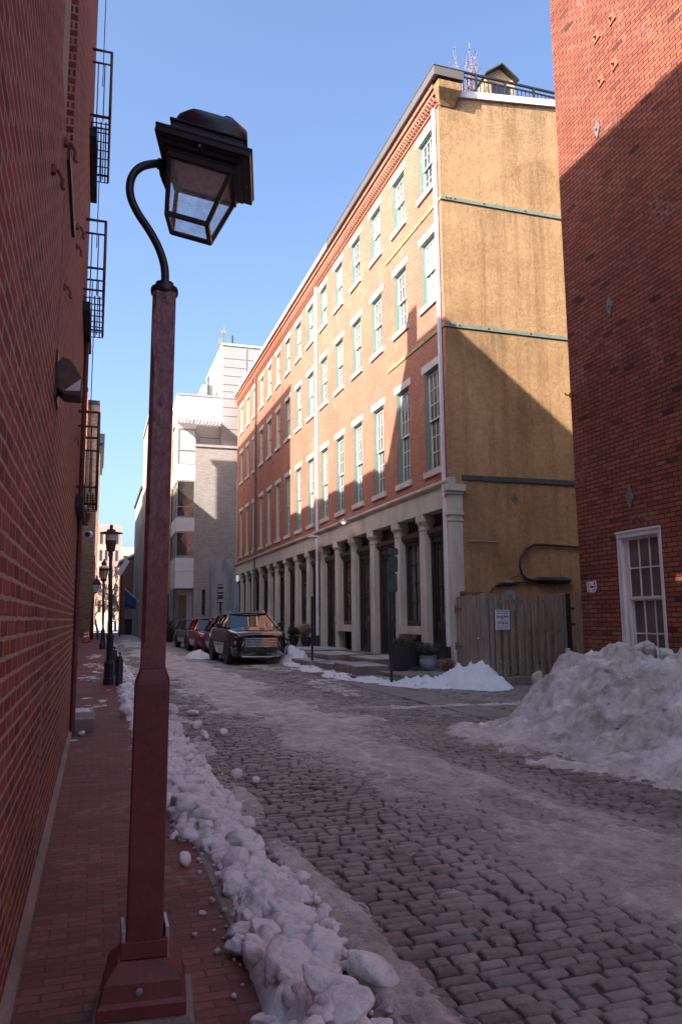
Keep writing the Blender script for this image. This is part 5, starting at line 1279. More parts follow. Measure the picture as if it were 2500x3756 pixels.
# ================================================================== CARS
def loft(stations, ring):
    """stations: list of dicts; ring(st)-> list of points (same count), mirrored in x, closed"""
    mb = MB(); rings = [ring(s) for s in stations]; n = len(rings[0])
    vs = [p for r in rings for p in r]
    fs = [(i*n+k, i*n+(k+1) % n, i*n+n+(k+1) % n, i*n+n+k) for i in range(len(rings)-1) for k in range(n)]
    fs += [tuple(range(n)), tuple(range(len(vs)-n, len(vs)))[::-1]]
    return mb.add(vs, fs)
def interp(tab, y):
    for (a, va), (b, vb) in zip(tab[:-1], tab[1:]):
        if a <= y <= b: return va+(vb-va)*(y-a)/(b-a)
    return tab[0][1] if y < tab[0][0] else tab[-1][1]
def car(name, loc, rz, label, paint, L, W, H, hood, belt, deck, wr, wb, front, suv=False, ws0=.24, ws1=.40, rf=.80, rr=.97):
    """car pointing to -y in local coords, origin at ground centre. hood: z at front edge"""
    t = thing(name, (0, 0, 0), label, 'car', 'cars parked along the right kerb')
    hl, hw = L/2, W/2
    ys = [-hl, -hl+.06, -hl+.2, -hl+.5, -hl+.9, -hl+L*ws0, -.3, .4, hl-L*.2, hl-.5, hl-.15, hl-.03, hl]
    top = [(-hl, hood-.12), (-hl+.06, hood-.04), (-hl+.2, hood), (-hl+L*ws0, belt-.01), (0, belt+.02), (hl-L*.2, belt+.05), (hl-.15, deck), (hl, deck-.15)]
    wid = [(-hl, .80), (-hl+.06, .86), (-hl+.2, .93), (-hl+.5, .985), (-hl+.9, 1.), (hl-.8, 1.), (hl-.15, .93), (hl, .82)]
    low = [(-hl, .30), (-hl+.2, .22), (0, .2), (hl-.2, .24), (hl, .34)]
    sts = [dict(y=y, t=interp(top, y), w=interp(wid, y)*hw, b=interp(low, y)) for y in ys]
    def ring(s):
        y, t_, w, b = s['y'], s['t'], s['w'], s['b']; h = t_-b
        half = [(0, b), (w*.85, b), (w*.97, b+.06), (w*.995, b+h*.38), (w, b+h*.55), (w*.985, b+h*.78), (w*.93, t_-.03), (w*.82, t_), (w*.4, t_+.025)]
        pts = half+[(0, t_+.035)]+[(-x, z) for x, z in half[:0:-1]]
        return [(x, y, z) for x, z in pts]
    body = loft(sts, ring).build('body', paint, t, smooth=True)
    ss = body.modifiers.new('subdiv', 'SUBSURF'); ss.levels = ss.render_levels = 2
    # greenhouse
    y0, y1, y2, y3 = -hl+L*ws0, -hl+L*ws1, -hl+L*rf, -hl+L*rr
    wbm = hw*.93; wt = hw*(.68 if suv else .70)
    gz = [(y0, belt-.03, wbm*.93, .0), (y1, H-.05, wt, 1), ((y1+y2)/2, H, wt*1.02, 1), (y2, H-.04, wt*.98, 1), (y3, belt+.04, wbm*.88, 0)]
    gl = MB()
    P = lambda x, y, z: (x, y, z)
    A0, B0 = (wbm*.92, y0, belt), (wt*.96, y1, H-.07); C0 = (wt*.97, y2, H-.08); D0 = (wbm*.86, y3, belt+.06)
    mA, mD = (wbm, y0+.28, belt+.01), (wbm*.98, y3-.15, belt+.05)
    m = lambda p: (-p[0], p[1], p[2])
    gl.quad(A0, m(A0), m(B0), B0); gl.quad(C0, m(C0), m(D0), D0)
    for f in (lambda p: p, m): gl.add([f(A0), f(mA), f(mD), f(D0), f(C0), f(B0)], [(0, 1, 2, 3, 4, 5)])
    gl.build('window_glass', 'carglass', t)
    rfm = MB()
    n = 9; R = []
    for i in range(n):
        u = i/(n-1); y = (y1-.05)+(y2+.05-(y1-.05))*u; zc = H-.02-.10*(2*u-1)**2*(1 if u < .5 else .8); w = wt*(1.-.04*abs(2*u-1))
        R.append([(-w-.015, y, zc-.06), (-w*.85, y, zc), (-w*.4, y, zc+.03), (0, y, zc+.038), (w*.4, y, zc+.03), (w*.85, y, zc), (w+.015, y, zc-.06), (w*.9, y, zc-.075), (-w*.9, y, zc-.075)])
    k = len(R[0]); vs = [p for r in R for p in r]
    rfm.add(vs, [(i*k+j, i*k+(j+1) % k, i*k+k+(j+1) % k, i*k+k+j) for i in range(n-1) for j in range(k)]+[tuple(range(k)), tuple(range(len(vs)-k, len(vs)))[::-1]])
    rfm.build('roof', paint, t, smooth=True)
    hd = MB(); hd.tube([(-wt*.98, y1+.0, H-.075), (-wt*.5, y1-.03, H-.045), (0, y1-.04, H-.035), (wt*.5, y1-.03, H-.045), (wt*.98, y1+.0, H-.075)], .032, 6); hd.build('windscreen_header', paint, t, smooth=True)
    for s in (1, -1):
        q = lambda p: (p[0]*s, p[1], p[2])
        mb = MB()
        mb.tube([q((A0[0]+.01, A0[1]-.02, A0[2]-.03)), q((B0[0]+.01, B0[1], B0[2]+.02))], [.045, .032], 6); mb.build('pillar', paint, t); mb = MB()
        mb.tube([q((C0[0], C0[1], C0[2]+.01)), q((D0[0]+.02, D0[1], D0[2]-.03))], [.05, .08], 6); mb.build('pillar', paint, t); mb = MB()
        ym = (y1+y2)/2-.1; mb.tube([q((wt+.0, ym, H-.06)), q((wbm+.005, ym+.05, belt))], .035, 6)
        mb.build('pillar', paint, t)
        mb = MB(); mb.obox(q((hw+.10, y0+.35, belt+.07)), (1, 0, 0), (0, 1, 0), UP, .10, .05, .065); mb.tube([q((hw*.93, y0+.38, belt+.0)), q((hw+.05, y0+.37, belt+.04))], .025, 6)
        mi = mb.build('mirror', 'blackplastic' if name != 'red_car' else paint, t, bevel=.03, seg=3)
        if suv:
            mb = MB(); mb.tube([q((wt*.9, y1+.1, H-.02)), q((wt*.9, y1+.2, H+.04)), q((wt*.9, y2-.3, H+.04)), q((wt*.9, y2-.1, H-.02))], .018, 6); mb.build('roof_rail', 'chrome', t)
    for y in (-hl+(L-wb)*.46, -hl+(L-wb)*.46+wb):
        for s in (1, -1):
            w_ = MB(); n = 24; xo, xi = s*(hw+.004), s*(hw-.24)
            pr = [(wr*.62, xo-s*.02), (wr*.68, xo), (wr*.93, xo), (wr, xo-s*.04), (wr, xi+s*.04), (wr*.9, xi)]
            vs = [(x, y+r*math.cos(2*math.pi*k/n), wr+r*math.sin(2*math.pi*k/n)) for (r, x) in pr for k in range(n)]
            w_.add(vs, [(i*n+k, i*n+(k+1) % n, i*n+n+(k+1) % n, i*n+n+k) for i in range(len(pr)-1) for k in range(n)])
            wh = w_.build('wheel', 'tyre', t, auto=40)
            r_ = MB(); n = 20
            for k in range(9):
                a = 2*math.pi*k/9; c_, s_ = math.cos(a), math.sin(a); x = xo-s*.035
                r_.obox((x, y+c_*wr*.33, wr+s_*wr*.33), (1, 0, 0), (0, c_, s_), (0, -s_, c_), .012, wr*.31, wr*.05)
            vs = [(x, y+r*math.cos(2*math.pi*k/n), wr+r*math.sin(2*math.pi*k/n)) for (r, x) in ((wr*.66, xo-s*.015), (wr*.58, xo-s*.03), (wr*.58, xo-s*.1)) for k in range(n)]
            r_.add(vs, [(i*n+k, i*n+(k+1) % n, i*n+n+(k+1) % n, i*n+n+k) for i in range(2) for k in range(n)])
            r_.build('rim', 'rim', wh)
            d_ = MB(); d_.tube([(xo-s*.11, y, wr), (xo-s*.10, y, wr)], wr*.62, 20); d_.build('brake_disc', 'darkmetal', wh)
            ar = MB(); n = 16
            vs = []
            for k in range(n+1):
                a = math.pi*(-.06+1.12*k/n)
                for (r, x) in ((wr*1.03, hw-.05), (wr*1.03, hw+.012), (wr*(1.17 if suv else 1.09), hw+.010), (wr*(1.17 if suv else 1.09), hw-.03)): vs.append((s*x, y+r*math.cos(a), wr+r*math.sin(a)))
            ar.add(vs, [(k*4+j, k*4+j+1, k*4+5+j, k*4+4+j) for k in range(n) for j in range(3)])
            # dark well disc
            ar.add([(s*(hw-.02+.025), y+wr*1.03*math.cos(2*math.pi*k/20), wr+wr*1.03*math.sin(2*math.pi*k/20)) for k in range(20)], [tuple(range(20))])
            ar.build('wheel_arch', 'blackplastic', t)
    yf = -hl
    if front == 'suv':
        def yfr(x): return yf-.012+.14*(abs(x)/hw)**2.2
        def patch(pts, mat, nm, d=.0, th=.03):
            mb = MB(); vs = [(x, yfr(x)-d, z) for x, z in pts]+[(x, yfr(x)-d+th+.1, z) for x, z in pts]; n = len(pts)
            mb.add(vs, [tuple(range(n))]+[(i, i+n, (i+1) % n+n, (i+1) % n) for i in range(n)]); return mb.build(nm, mat, t)
        patch([(-.60, .54), (-.3, .54), (0, .54), (.3, .54), (.60, .54), (.5, .86), (.25, .87), (0, .87), (-.25, .87), (-.5, .86)], 'blackplastic', 'grille', .012)
        mb = MB()
        for k in range(6):
            z = .575+k*.05; w = .575-.1*(z-.54)/.32
            mb.tube([(x, yfr(x)-.024, z) for x in (-w, -w*.5, 0, w*.5, w)], .0048, 5)
        mb.build('grille_bar', 'chrome', t)
        mb = MB()
        for s in (1, -1):
            mb.tube([(s*.50, yfr(.5)-.03, .87), (s*.62, yfr(.62)-.03, .60), (s*.68, yfr(.68)-.03, .53), (s*.90, yfr(.9)-.03, .55)], [.012, .02, .02, .012], 6)
        mb.build('chrome_trim', 'chrome', t)
        for s in (1, -1):
            patch([(s*.64, .60), (s*.9, .60), (s*.93, .80), (s*.68, .84), (s*.58, .80)][::s], 'blackplastic', 'lamp_surround', .004)
            mb = MB(); mb.obox((s*.80, yfr(.8)-.02, .71), (1, 0, 0), (0, 1, 0), UP, .05, .012, .045); mb.obox((s*.74, yfr(.74)-.005, .885), (1, 0, -.12*s), (0, 1, 0), UP, .10, .012, .010); mb.build('headlight', 'fixture_lens', t, bevel=.008)
        patch([(-.66, .30), (0, .29), (.66, .30), (.72, .43), (0, .44), (-.72, .43)], 'blackplastic', 'lower_intake', .02)
        mb = MB(); mb.tube([(x, yfr(x)-.04, .255+.02*abs(x)) for x in (-.62, -.3, 0, .3, .62)], .022, 6); mb.build('skid_strip', 'rim', t)
        mb = MB(); mb.box(-.15, .15, yf-.06, yf-.03, .36, .46); mb.build('number_plate', 'darkmetal', t)
    else:
        def yfr(x): return yf-.01+.16*(abs(x)/hw)**2.2
        mb = MB(); hz = hood-.16
        for s in (1, -1):
            mb = MB(); vs = [(s*x, yfr(x)-.02+dy, hz+z) for dy in (0, .12) for (x, z) in ((hw*.52, -.03), (hw*.86, .0), (hw*.92, .09), (hw*.6, .05))]
            mb.add(vs, [(0, 1, 2, 3), (0, 4, 5, 1), (1, 5, 6, 2), (2, 6, 7, 3), (3, 7, 4, 0)]); mb.build('headlight', 'fixture_lens', t, bevel=.006)
        mb = MB(); vs = [(x, yfr(x)-.016+dy, z) for dy in (0, .08) for (x, z) in ((-hw*.45, hz-.02), (hw*.45, hz-.02), (hw*.4, hz+.06), (-hw*.4, hz+.06))]
        mb.add(vs, [(0, 1, 2, 3), (0, 4, 5, 1), (1, 5, 6, 2), (2, 6, 7, 3), (3, 7, 4, 0)]); mb.build('grille', 'blackplastic', t)
        mb = MB(); vs = [(x, yfr(x)-.016+dy, z) for dy in (0, .08) for (x, z) in ((-hw*.7, .26), (hw*.7, .26), (hw*.6, .40), (-hw*.6, .40))]
        mb.add(vs, [(0, 1, 2, 3), (0, 4, 5, 1), (1, 5, 6, 2), (2, 6, 7, 3), (3, 7, 4, 0)]); mb.build('lower_intake', 'blackplastic', t)
    t.location = loc; t.rotation_euler = (0, 0, rz)
    return t
car('black_suv', (4.94, 26.35, 0), R_(1.5), 'black SUV with chrome grille bars parked nearest, facing the camera', carpaint('black_paint', (.012, .012, .014)), 4.7, 1.93, 1.67, 1.03, 1.17, 1.18, .37, 2.8, 'suv', True, .27, .42, .82, .985)
car('dark_car', (5.15, 30.85, 0), R_(1.5), 'dark grey car squeezed between the black SUV and the red car', carpaint('charcoal_paint', (.045, .042, .042)), 3.9, 1.74, 1.48, .80, .95, 1.0, .32, 2.45, 'car')
car('red_car', (4.98, 35.0, 0), R_(1.5), 'red car parked behind the dark grey car', carpaint('red_paint', (.36, .014, .03)), 4.2, 1.78, 1.53, .84, .98, 1.02, .32, 2.6, 'car')
car('grey_car', (5.0, 40.0, 0), R_(5), 'grey-brown hatchback last in the row, with pale alloy wheel', carpaint('taupe_paint', (.13, .12, .11)), 4.3, 1.78, 1.5, .84, .98, .98, .33, 2.65, 'car', rr=.99)
# ================================================================== GROUND
def gz(x, y):
    x = np.asarray(x, float); y = np.asarray(y, float)
    return (-.05*sstep(3.8, 5.4, x)-.09*sstep(6.2, 8.6, x))*(1-sstep(16, 23, y))
def grid_obj(name, xs, ys, zf, mat, keep=None, smooth=True, parent=None):
    X, Y = np.meshgrid(np.asarray(xs), np.asarray(ys)); Z = zf(X, Y)
    nx, ny = len(xs), len(ys)
    idx = np.arange(nx*ny).reshape(ny, nx)
    q = np.stack([idx[:-1, :-1], idx[:-1, 1:], idx[1:, 1:], idx[1:, :-1]], -1).reshape(-1, 4)
    P = np.stack([X, Y, Z], -1).reshape(-1, 3)
    if keep is not None:
        kp = keep(X, Y, Z).reshape(-1); q = q[kp[q].any(1)]
        used = np.unique(q); rem = np.full(nx*ny, -1); rem[used] = np.arange(len(used)); q = rem[q]; P = P[used]
    me = bpy.data.meshes.new(name); me.from_pydata(P.tolist(), [], q.tolist()); me.materials.append(MT[mat] if isinstance(mat, str) else mat)
    if smooth: me.polygons.foreach_set('use_smooth', [True]*len(me.polygons))
    o = bpy.data.objects.new(name, me); COL.objects.link(o); ORIG[o.name] = (0, 0, 0)
    if parent: o.parent = parent
    return o
tag(grid_obj('street', np.concatenate([[-80, -20], np.arange(-4, 14, .5), [20, 60, 120]]), np.concatenate([np.arange(-20, 26, 1.), [30, 50, 80, 90, 150, 300, 500]]), lambda x, y: gz(x, y)-.026, 'grit'), kind='structure')
# setts: every stone real, rows across the street
def setts(name, x0, x1, y0, y1, wl, wd, seed, zoff=0., corner=False):
    r = np.random.default_rng(seed); V = []; F = []
    y = y0; row = 0
    vs = []
    while y < y1:
        d = wd*r.uniform(.86, 1.14); x = x0-r.uniform(0, wl)
        while x < x1:
            w = wl*r.uniform(.6, 1.35)
            if x+w > x0 and x < x1:
                a, b = max(x, x0), min(x+w, x1)
                if b-a > .05: vs.append((a, b, y, d))
            x += w
        y += d; row += 1
    A = np.array(vs); n = len(A)
    g = .0065
    if corner:
        K = 8; sx = np.array([-1, 1, 1, 1, 1, -1, -1, -1.]); sy = np.array([-1, -1, -1, 1, 1, 1, 1, -1.])
        cutx = np.array([1, 1, 0, 0, 1, 1, 0, 0.]); cuty = 1-cutx
        sx = np.array([-1, 1, 1, 1, 1, -1, -1, -1.]); sy = np.array([-1, -1, -1, 1, 1, 1, 1, -1.])
    else:
        K = 4; sx = np.array([-1, 1, 1, -1.]); sy = np.array([-1, -1, 1, 1.]); cutx = cuty = np.zeros(4)
    cx, cy = (A[:, 0]+A[:, 1])/2, A[:, 2]+A[:, 3]/2
    wob = .03*vnoise(cx*.7, cy*.9, 0, seed)+.012*vnoise(cx*3, cy*.3, 0, seed+2)
    hx, hy = (A[:, 1]-A[:, 0])/2-g*r.uniform(.7, 1.7, n), A[:, 3]/2-g*r.uniform(.7, 1.6, n)
    top = gz(cx, cy)+zoff+.012*vnoise(cx*2.1, cy*2.1, 0, seed+4)+r.normal(0, .0045, n)
    tx, ty = r.normal(0, .02, n), r.normal(0, .03, n)
    ang = r.normal(0, .025, n)
    cut = r.uniform(.005, .013, (n, K))
    jx, jy = r.uniform(-.05, .05, (n, K)), r.uniform(-.09, .09, (n, K))
    P = np.zeros((n, 4*K, 3))
    for lv, (ins, dz) in enumerate(((-.004, -.06), (.0, -.013), (.005, -.004), (.012, .0))):
        ex = ((hx-ins)[:, None]-cut*cutx)*sx*(1+jx*(lv > 0)); ey = ((hy-ins)[:, None]-cut*cuty*.8)*sy*(1+jy*(lv > 0))
        ca, sa = np.cos(ang)[:, None], np.sin(ang)[:, None]
        P[:, lv*K:lv*K+K, 0] = cx[:, None]+ex*ca-ey*sa
        P[:, lv*K:lv*K+K, 1] = (cy+wob)[:, None]+ex*sa+ey*ca
        P[:, lv*K:lv*K+K, 2] = top[:, None]+dz+(ex*tx[:, None]+ey*ty[:, None])*(lv > 0)
    base = (np.arange(n)*4*K)[:, None, None]
    fq = [(lv*K+k, lv*K+(k+1) % K, lv*K+K+(k+1) % K, lv*K+K+k) for lv in range(3) for k in range(K)]
    Q = (base+np.array(fq)[None]).reshape(-1, 4).tolist()
    Q += ((np.arange(n)*4*K)[:, None]+np.arange(3*K, 4*K)[None]).tolist()
    me = bpy.data.meshes.new(name); me.from_pydata(P.reshape(-1, 3).tolist(), [], Q); me.materials.append(MT['sett'])
    me.polygons.foreach_set('use_smooth', [True]*len(me.polygons)); me.set_sharp_from_angle(angle=R_(38))
    o = bpy.data.objects.new(name, me); COL.objects.link(o); ORIG[o.name] = (0, 0, 0)
    return tag(o, kind='structure')
setts('cobblestone_road', .74, 5.52, 1.6, 14, .152, .082, 3, corner=True)
setts('cobblestone_road', .74, 5.52, 14, 20, .16, .088, 6)
setts('cobblestone_road', .74, 6.2, 20, 78, .2, .125, 4)
setts('cobblestone_driveway', 6.3, 10.6, 9.8, 16.0, .17, .09, 5)
# granite crossing strip on the right kerb line
kb = MB(); y = 4.; rs = random.Random(2)
while y < 17:
    L_ = rs.uniform(1.1, 1.9); kb.box(5.54, 5.90, y, y+L_-.012, -.12, -.043+rs.uniform(-.004, .004)); kb.box(5.905, 6.28, y-.3, y+L_-.32, -.12, -.045+rs.uniform(-.004, .004)); y += L_
tag(kb.build('kerb_strip', 'kerb', None, bevel=.012), kind='structure')
kb = MB(); y = -2.
while y < 60:
    L_ = rs.uniform(1.2, 2.0); kb.box(.612, .735, y, y+L_-.008, -.12, .079+rs.uniform(-.004, .004)); y += L_
tag(kb.build('kerb', 'kerb', None, bevel=.012), kind='structure')
mb = MB(); mb.quad((-2.2, -6, SWZ), (.612, -6, SWZ), (.612, 90, SWZ), (-2.2, 90, SWZ)); tag(mb.build('sidewalk', 'paver', None), kind='structure')
mb = MB(); mb.box(6.3, 8.66, 17.2, 49.6, -.2, .0); mb.box(6.2, 6.298, 17.2, 49.6, -.2, -.002); tag(mb.build('sidewalk', 'stone_step', None), kind='structure')
mb = MB(); mb.quad((-20, 88, .012), (60, 88, .012), (60, 300, .02), (-20, 300, .02)); tag(mb.build('far_snowfield', 'snow_white', None), kind='structure')
# ------------------------------------------------------------------ trodden ice over the stones
def ice_h(X, Y):
    c = np.interp(Y, [2, 4.2, 5.5, 7.5, 10, 12, 14, 18, 30, 50], [3.25, 3.19, 3.04, 2.95, 2.95, 2.75, 2.6, 2.6, 2.3, 2.2])
    hw = np.interp(Y, [2, 4, 7, 10, 13, 18, 30, 50], [.62, .68, .78, .95, 1.4, 1.4, 1.2, 1.])
    p = np.exp(-np.abs((X-c)/hw)**3)
    ge = np.interp(Y, [2, 2.8, 3.6, 5, 6.8, 9.6, 15, 30], [1.36, 1.34, 1.31, 1.27, 1.28, 1.38, 1.38, 1.2])
    g = 1-sstep(ge-.10, ge+.12, X)
    g = g*np.clip(.72+.5*fbm(X*5, Y*1.1, 0, 4, 63), .2, 1)
    g = g*(1-.75*(1-sstep(1.0, 1.16, X))*(1-sstep(5., 7., Y)))
    r = np.exp(-np.abs((X-4.9)/.75)**2)*np.interp(Y, [2, 6, 9, 13, 16, 20], [.0, .25, .45, .35, .6, .5])
    p = np.maximum(np.maximum(p*.95, g*1.0), r)
    n = fbm(X*1.2, Y*.55, 0, 5, 41, .55); n2 = fbm(X*7, Y*4.5, 0, 3, 57)
    st = fbm(X*9, Y*1.1, 0, 3, 61)
    h = -.055+.075*p+.021*n+.009*n2+.009*st
    # raised wheel ridge beside the gutter
    h = h+.035*np.exp(-((X-ge+.08)/.06)**2)*(Y < 9)*(1-sstep(5.5, 9, Y))*(.6+.5*n2)
    h = h+(.011*fbm(X*16, Y*9, 0, 3, 67)+.014*fbm(X*5, Y*2.5, 0, 3, 69))*np.clip(g, 0, 1)
    h = np.where(h > .010, .010+(h-.010)*.55, h)
    return gz(X, Y)+h
for (xa, xb, dx, ya, yb, dy) in ((.73, 2.0, .013, 1.8, 5.2, .017), (2.0, 5.55, .026, 1.8, 5.2, .03), (.73, 5.55, .028, 5.2, 8., .035), (.73, 5.55, .045, 8., 18., .07), (.73, 6.2, .1, 18., 60., .25)):
    o = grid_obj('ice', np.arange(xa, xb+dx, dx), np.arange(ya, yb+dy*.5, dy), ice_h, 'ice', keep=lambda x, y, z: z-gz(x, y) > -.024)
    tag(o, kind='structure')
# ================================================================== SNOW
import bmesh
def ico(sub):
    bm = bmesh.new(); bmesh.ops.create_icosphere(bm, subdivisions=sub, radius=1.)
    v = np.array([p.co[:] for p in bm.verts]); f = np.array([[q.index for q in p.verts] for p in bm.faces]); bm.free(); return v/np.linalg.norm(v, axis=1)[:, None], f
ICO = {s: ico(s) for s in (2, 3, 4)}
def rock(r, sub, size, p=10., rough=.04, flat=.7):
    D, F = ICO[sub]
    k = r.integers(14, 21)
    nrm = r.normal(size=(k, 3)); nrm /= np.linalg.norm(nrm, axis=1)[:, None]
    nrm = np.vstack([nrm, np.eye(3), -np.eye(3)]); d = np.concatenate([r.uniform(.62, 1., k), r.uniform(.85, 1.05, 6)])
    t = np.maximum(D @ nrm.T, 0)/d
    rad = (t**p).sum(1)**(-1/p)
    s = r.uniform(-99, 99, 3)
    rad = rad*(1+rough*fbm(D[:, 0]*2.2+s[0], D[:, 1]*2.2+s[1], D[:, 2]*2.2+s[2], 3, 9))
    if sub == 4: rad = rad*(1+.025*fbm(D[:, 0]*8+s[0], D[:, 1]*8+s[1], D[:, 2]*8+s[2], 3, 13))
    P = D*rad[:, None]
    sc_ = np.array([r.uniform(.8, 1.2 if sub == 4 else 1.45), r.uniform(.7, 1.15), r.uniform(.5, .9)*flat/.7])
    P = P*sc_*size
    a, b, c = r.uniform(-.5, .5), r.uniform(-.5, .5), r.uniform(0, 6.28)
    Rm = np.array(Matrix.Rotation(c, 3, 'Z') @ Matrix.Rotation(a, 3, 'X') @ Matrix.Rotation(b, 3, 'Y'))
    return P @ Rm.T, F
class Heap:
    def __init__(s): s.P = []; s.F = []; s.n = 0
    def add(s, P, F): s.P.append(P); s.F.append(F+s.n); s.n += len(P)
    def build(s, name, mat):
        me = bpy.data.meshes.new(name); me.from_pydata(np.vstack(s.P).tolist(), [], np.vstack(s.F).tolist()); me.materials.append(MT[mat])
        me.polygons.foreach_set('use_smooth', [True]*len(me.polygons))
        o = bpy.data.objects.new(name, me); COL.objects.link(o); ORIG[o.name] = (0, 0, 0); return o
# left kerb ridge
def ridge_prof(X, Y):
    xl = np.interp(Y, [1.5, 2.6, 3., 3.6, 4.2, 4.6, 5.2, 5.8, 7, 9.5, 12, 14, 18, 26, 40], [.52, .57, .60, .60, .70, .66, .58, .50, .46, .44, .40, .38, .45, .5, .5])
    xr = np.interp(Y, [1.5, 2.6, 3.2, 4, 5, 6, 8, 10, 13, 18, 26, 40], [.96, .96, .98, 1.0, 1.04, 1.08, 1.10, 1.10, 1.0, 1.0, .95, .9])
    h = np.interp(Y, [1.5, 3., 3.6, 4.4, 5.2, 7, 9, 12, 16, 20, 30, 45], [.20, .20, .17, .15, .15, .14, .13, .12, .12, .10, .07, .04])
    t = (X-xl)/(xr-xl)
    return np.where((t > 0) & (t < 1), np.sin(np.pi*np.clip(t, 0, 1))**.6, 0)*h, xl, xr
def base_z(X, Y): return np.where(X < .74, SWZ, gz(X, Y)-.01)
def ridge_h(X, Y):
    h, xl, xr = ridge_prof(X, Y)
    n = fbm(X*6, Y*6, 0, 4, 71); n2 = np.abs(vnoise(X*13, Y*13, 0, 75))
    hh = h*(1+.5*n)-.02*n2
    return np.where(h > 0, np.maximum(base_z(X, Y)-.03, base_z(X, Y)*.5+.01+hh*.72), base_z(X, Y)-.05)
for (ya, yb, s) in ((1.6, 9., .025), (9., 20., .05), (20., 48., .1)):
    o = grid_obj('snow_ridge', np.arange(.34, 1.2, min(s, .03)), np.arange(ya, yb, s), ridge_h, 'snow', keep=lambda x, y, z: z > base_z(x, y)-.02)
    tag(o, 'rough ridge of snow lumps heaped along the left kerb past the lamp post', 'snow', kind='stuff')
hp = Heap(); r = np.random.default_rng(77)
for (ya, yb, cnt, s0, s1, sub) in ((1.9, 3.15, 48, .05, .125, 4), (3.15, 4.2, 52, .05, .12, 4), (4.2, 6.4, 150, .035, .115, 3), (6.4, 10, 190, .035, .11, 3), (10, 16, 130, .035, .1, 2), (16, 24, 130, .03, .1, 2), (24, 44, 110, .04, .11, 2)):
    for i in range(cnt):
        y = r.uniform(ya, yb); _, xl, xr = ridge_prof(np.array([.8]), np.array([y])); xl, xr = xl[0], xr[0]
        t = r.beta(1.5, 1.5); x = xl+(xr-xl)*t
        h = float(ridge_h(np.array([x]), np.array([y]))[0])
        s = s0+(s1-s0)*r.beta(1.2, 2.4)
        P, F = rock(r, sub, s, r.uniform(7, 18), .10)
        zc = h+s*r.uniform(-.45, .25)
        hp.add(P+np.array([x, y, zc]), F)
tag(hp.build('snow_ridge', 'snow'), 'rough ridge of snow lumps heaped along the left kerb past the lamp post', 'snow', kind='stuff')
# loose lumps
loose = [(1.46, 12.03, 0, .10, 'long flat lump of snow lying farthest up the cobbles by the ridge'), (1.56, 9.82, 0, .075, 'white snow lump alone on the dark cobbles right of the ridge'), (1.33, 10.47, 0, .08, 'upright snow lump standing just beyond the ridge edge'), (1.31, 9.62, 0, .085, 'crumbling snow lump close against the ridge edge'),
         (1.39, 6.90, 0, .05, 'small snow lump on the gutter ice, the farther right of a pair'), (1.27, 7.16, 0, .055, 'small snow lump on the gutter ice, the nearer left of a pair'), (1.09, 3.06, 0, .098, 'big smooth snow lump lying by itself on the gutter ice at the front'),
         (.52, 4.56, .08, .05, 'thin flat snow lump lying on the brick pavement nearest the lamp base'), (.51, 5.12, .08, .04, 'oval snow lump on the brick pavement touching the pole outline'), (.60, 5.05, .08, .06, 'two-humped snow lump on the brick pavement beside the ridge'), (.68, 4.33, .07, .04, 'pale grey lump sitting on the kerb stone'),
         (.56, 12.1, .08, .12, 'wide snow lump on the left pavement behind the lamp post'), (.45, 11.6, .08, .10, 'lumpy snow chunk at the pavement edge left of the lamp post'), (-.12, 9.9, .08, .045, 'thin snow chip on the bricks before the stone doorstep')]
for (x, y, z, s, lab) in loose:
    P, F = rock(r, 4 if s > .09 and y < 4 else 3, s, r.uniform(6, 12), .06, .75)
    if y < 4: P = P/np.abs(P).max(0)*np.array([.105, .085, .075])
    zz_ = P[:, 2].min(); h = Heap(); h.add(P-np.array([0, 0, zz_+.01]), F)
    o = h.build('snow_lump', 'snow'); o.location = (x, y, z+(float(gz(x, y)) if z == 0 else 0)); ORIG[o.name] = tuple(o.location)
    tag(o, lab, 'snow lump', 'loose snow lumps')
hp = Heap()
hp = Heap()
for i in range(46):
    y = r.uniform(3.15, 4.5); x = np.interp(y, [3.15, 4.5], [1.06, 1.11])+r.normal(0, .04); s = r.uniform(.015, .05)
    P, F = rock(r, 3, s, r.uniform(5, 9), .04, .8); hp.add(P+np.array([x, y, s*.35]), F)
tag(hp.build('ice_pebbles', 'snow'), 'cluster of rounded ice pebbles in the gutter beside the nearest kerb snow', 'ice', kind='stuff'); hp = Heap()
for i in range(160):
    y = r.uniform(2.4, 9); side = r.random() < .5
    _, xl, xr = ridge_prof(np.array([.8]), np.array([y])); x = (xl[0]-abs(r.normal(0, .05))) if side else (xr[0]+abs(r.normal(0, .14)))
    s = r.uniform(.006, .02); P, F = rock(r, 2, s, 7, .03, .8); hp.add(P+np.array([x, y, (SWZ if x < .735 else 0)+s*.4]), F)
tag(hp.build('ice_crumbs', 'ice_thin'), 'fine white crumbs of ice scattered along both edges of the kerb snow', 'ice', kind='stuff')
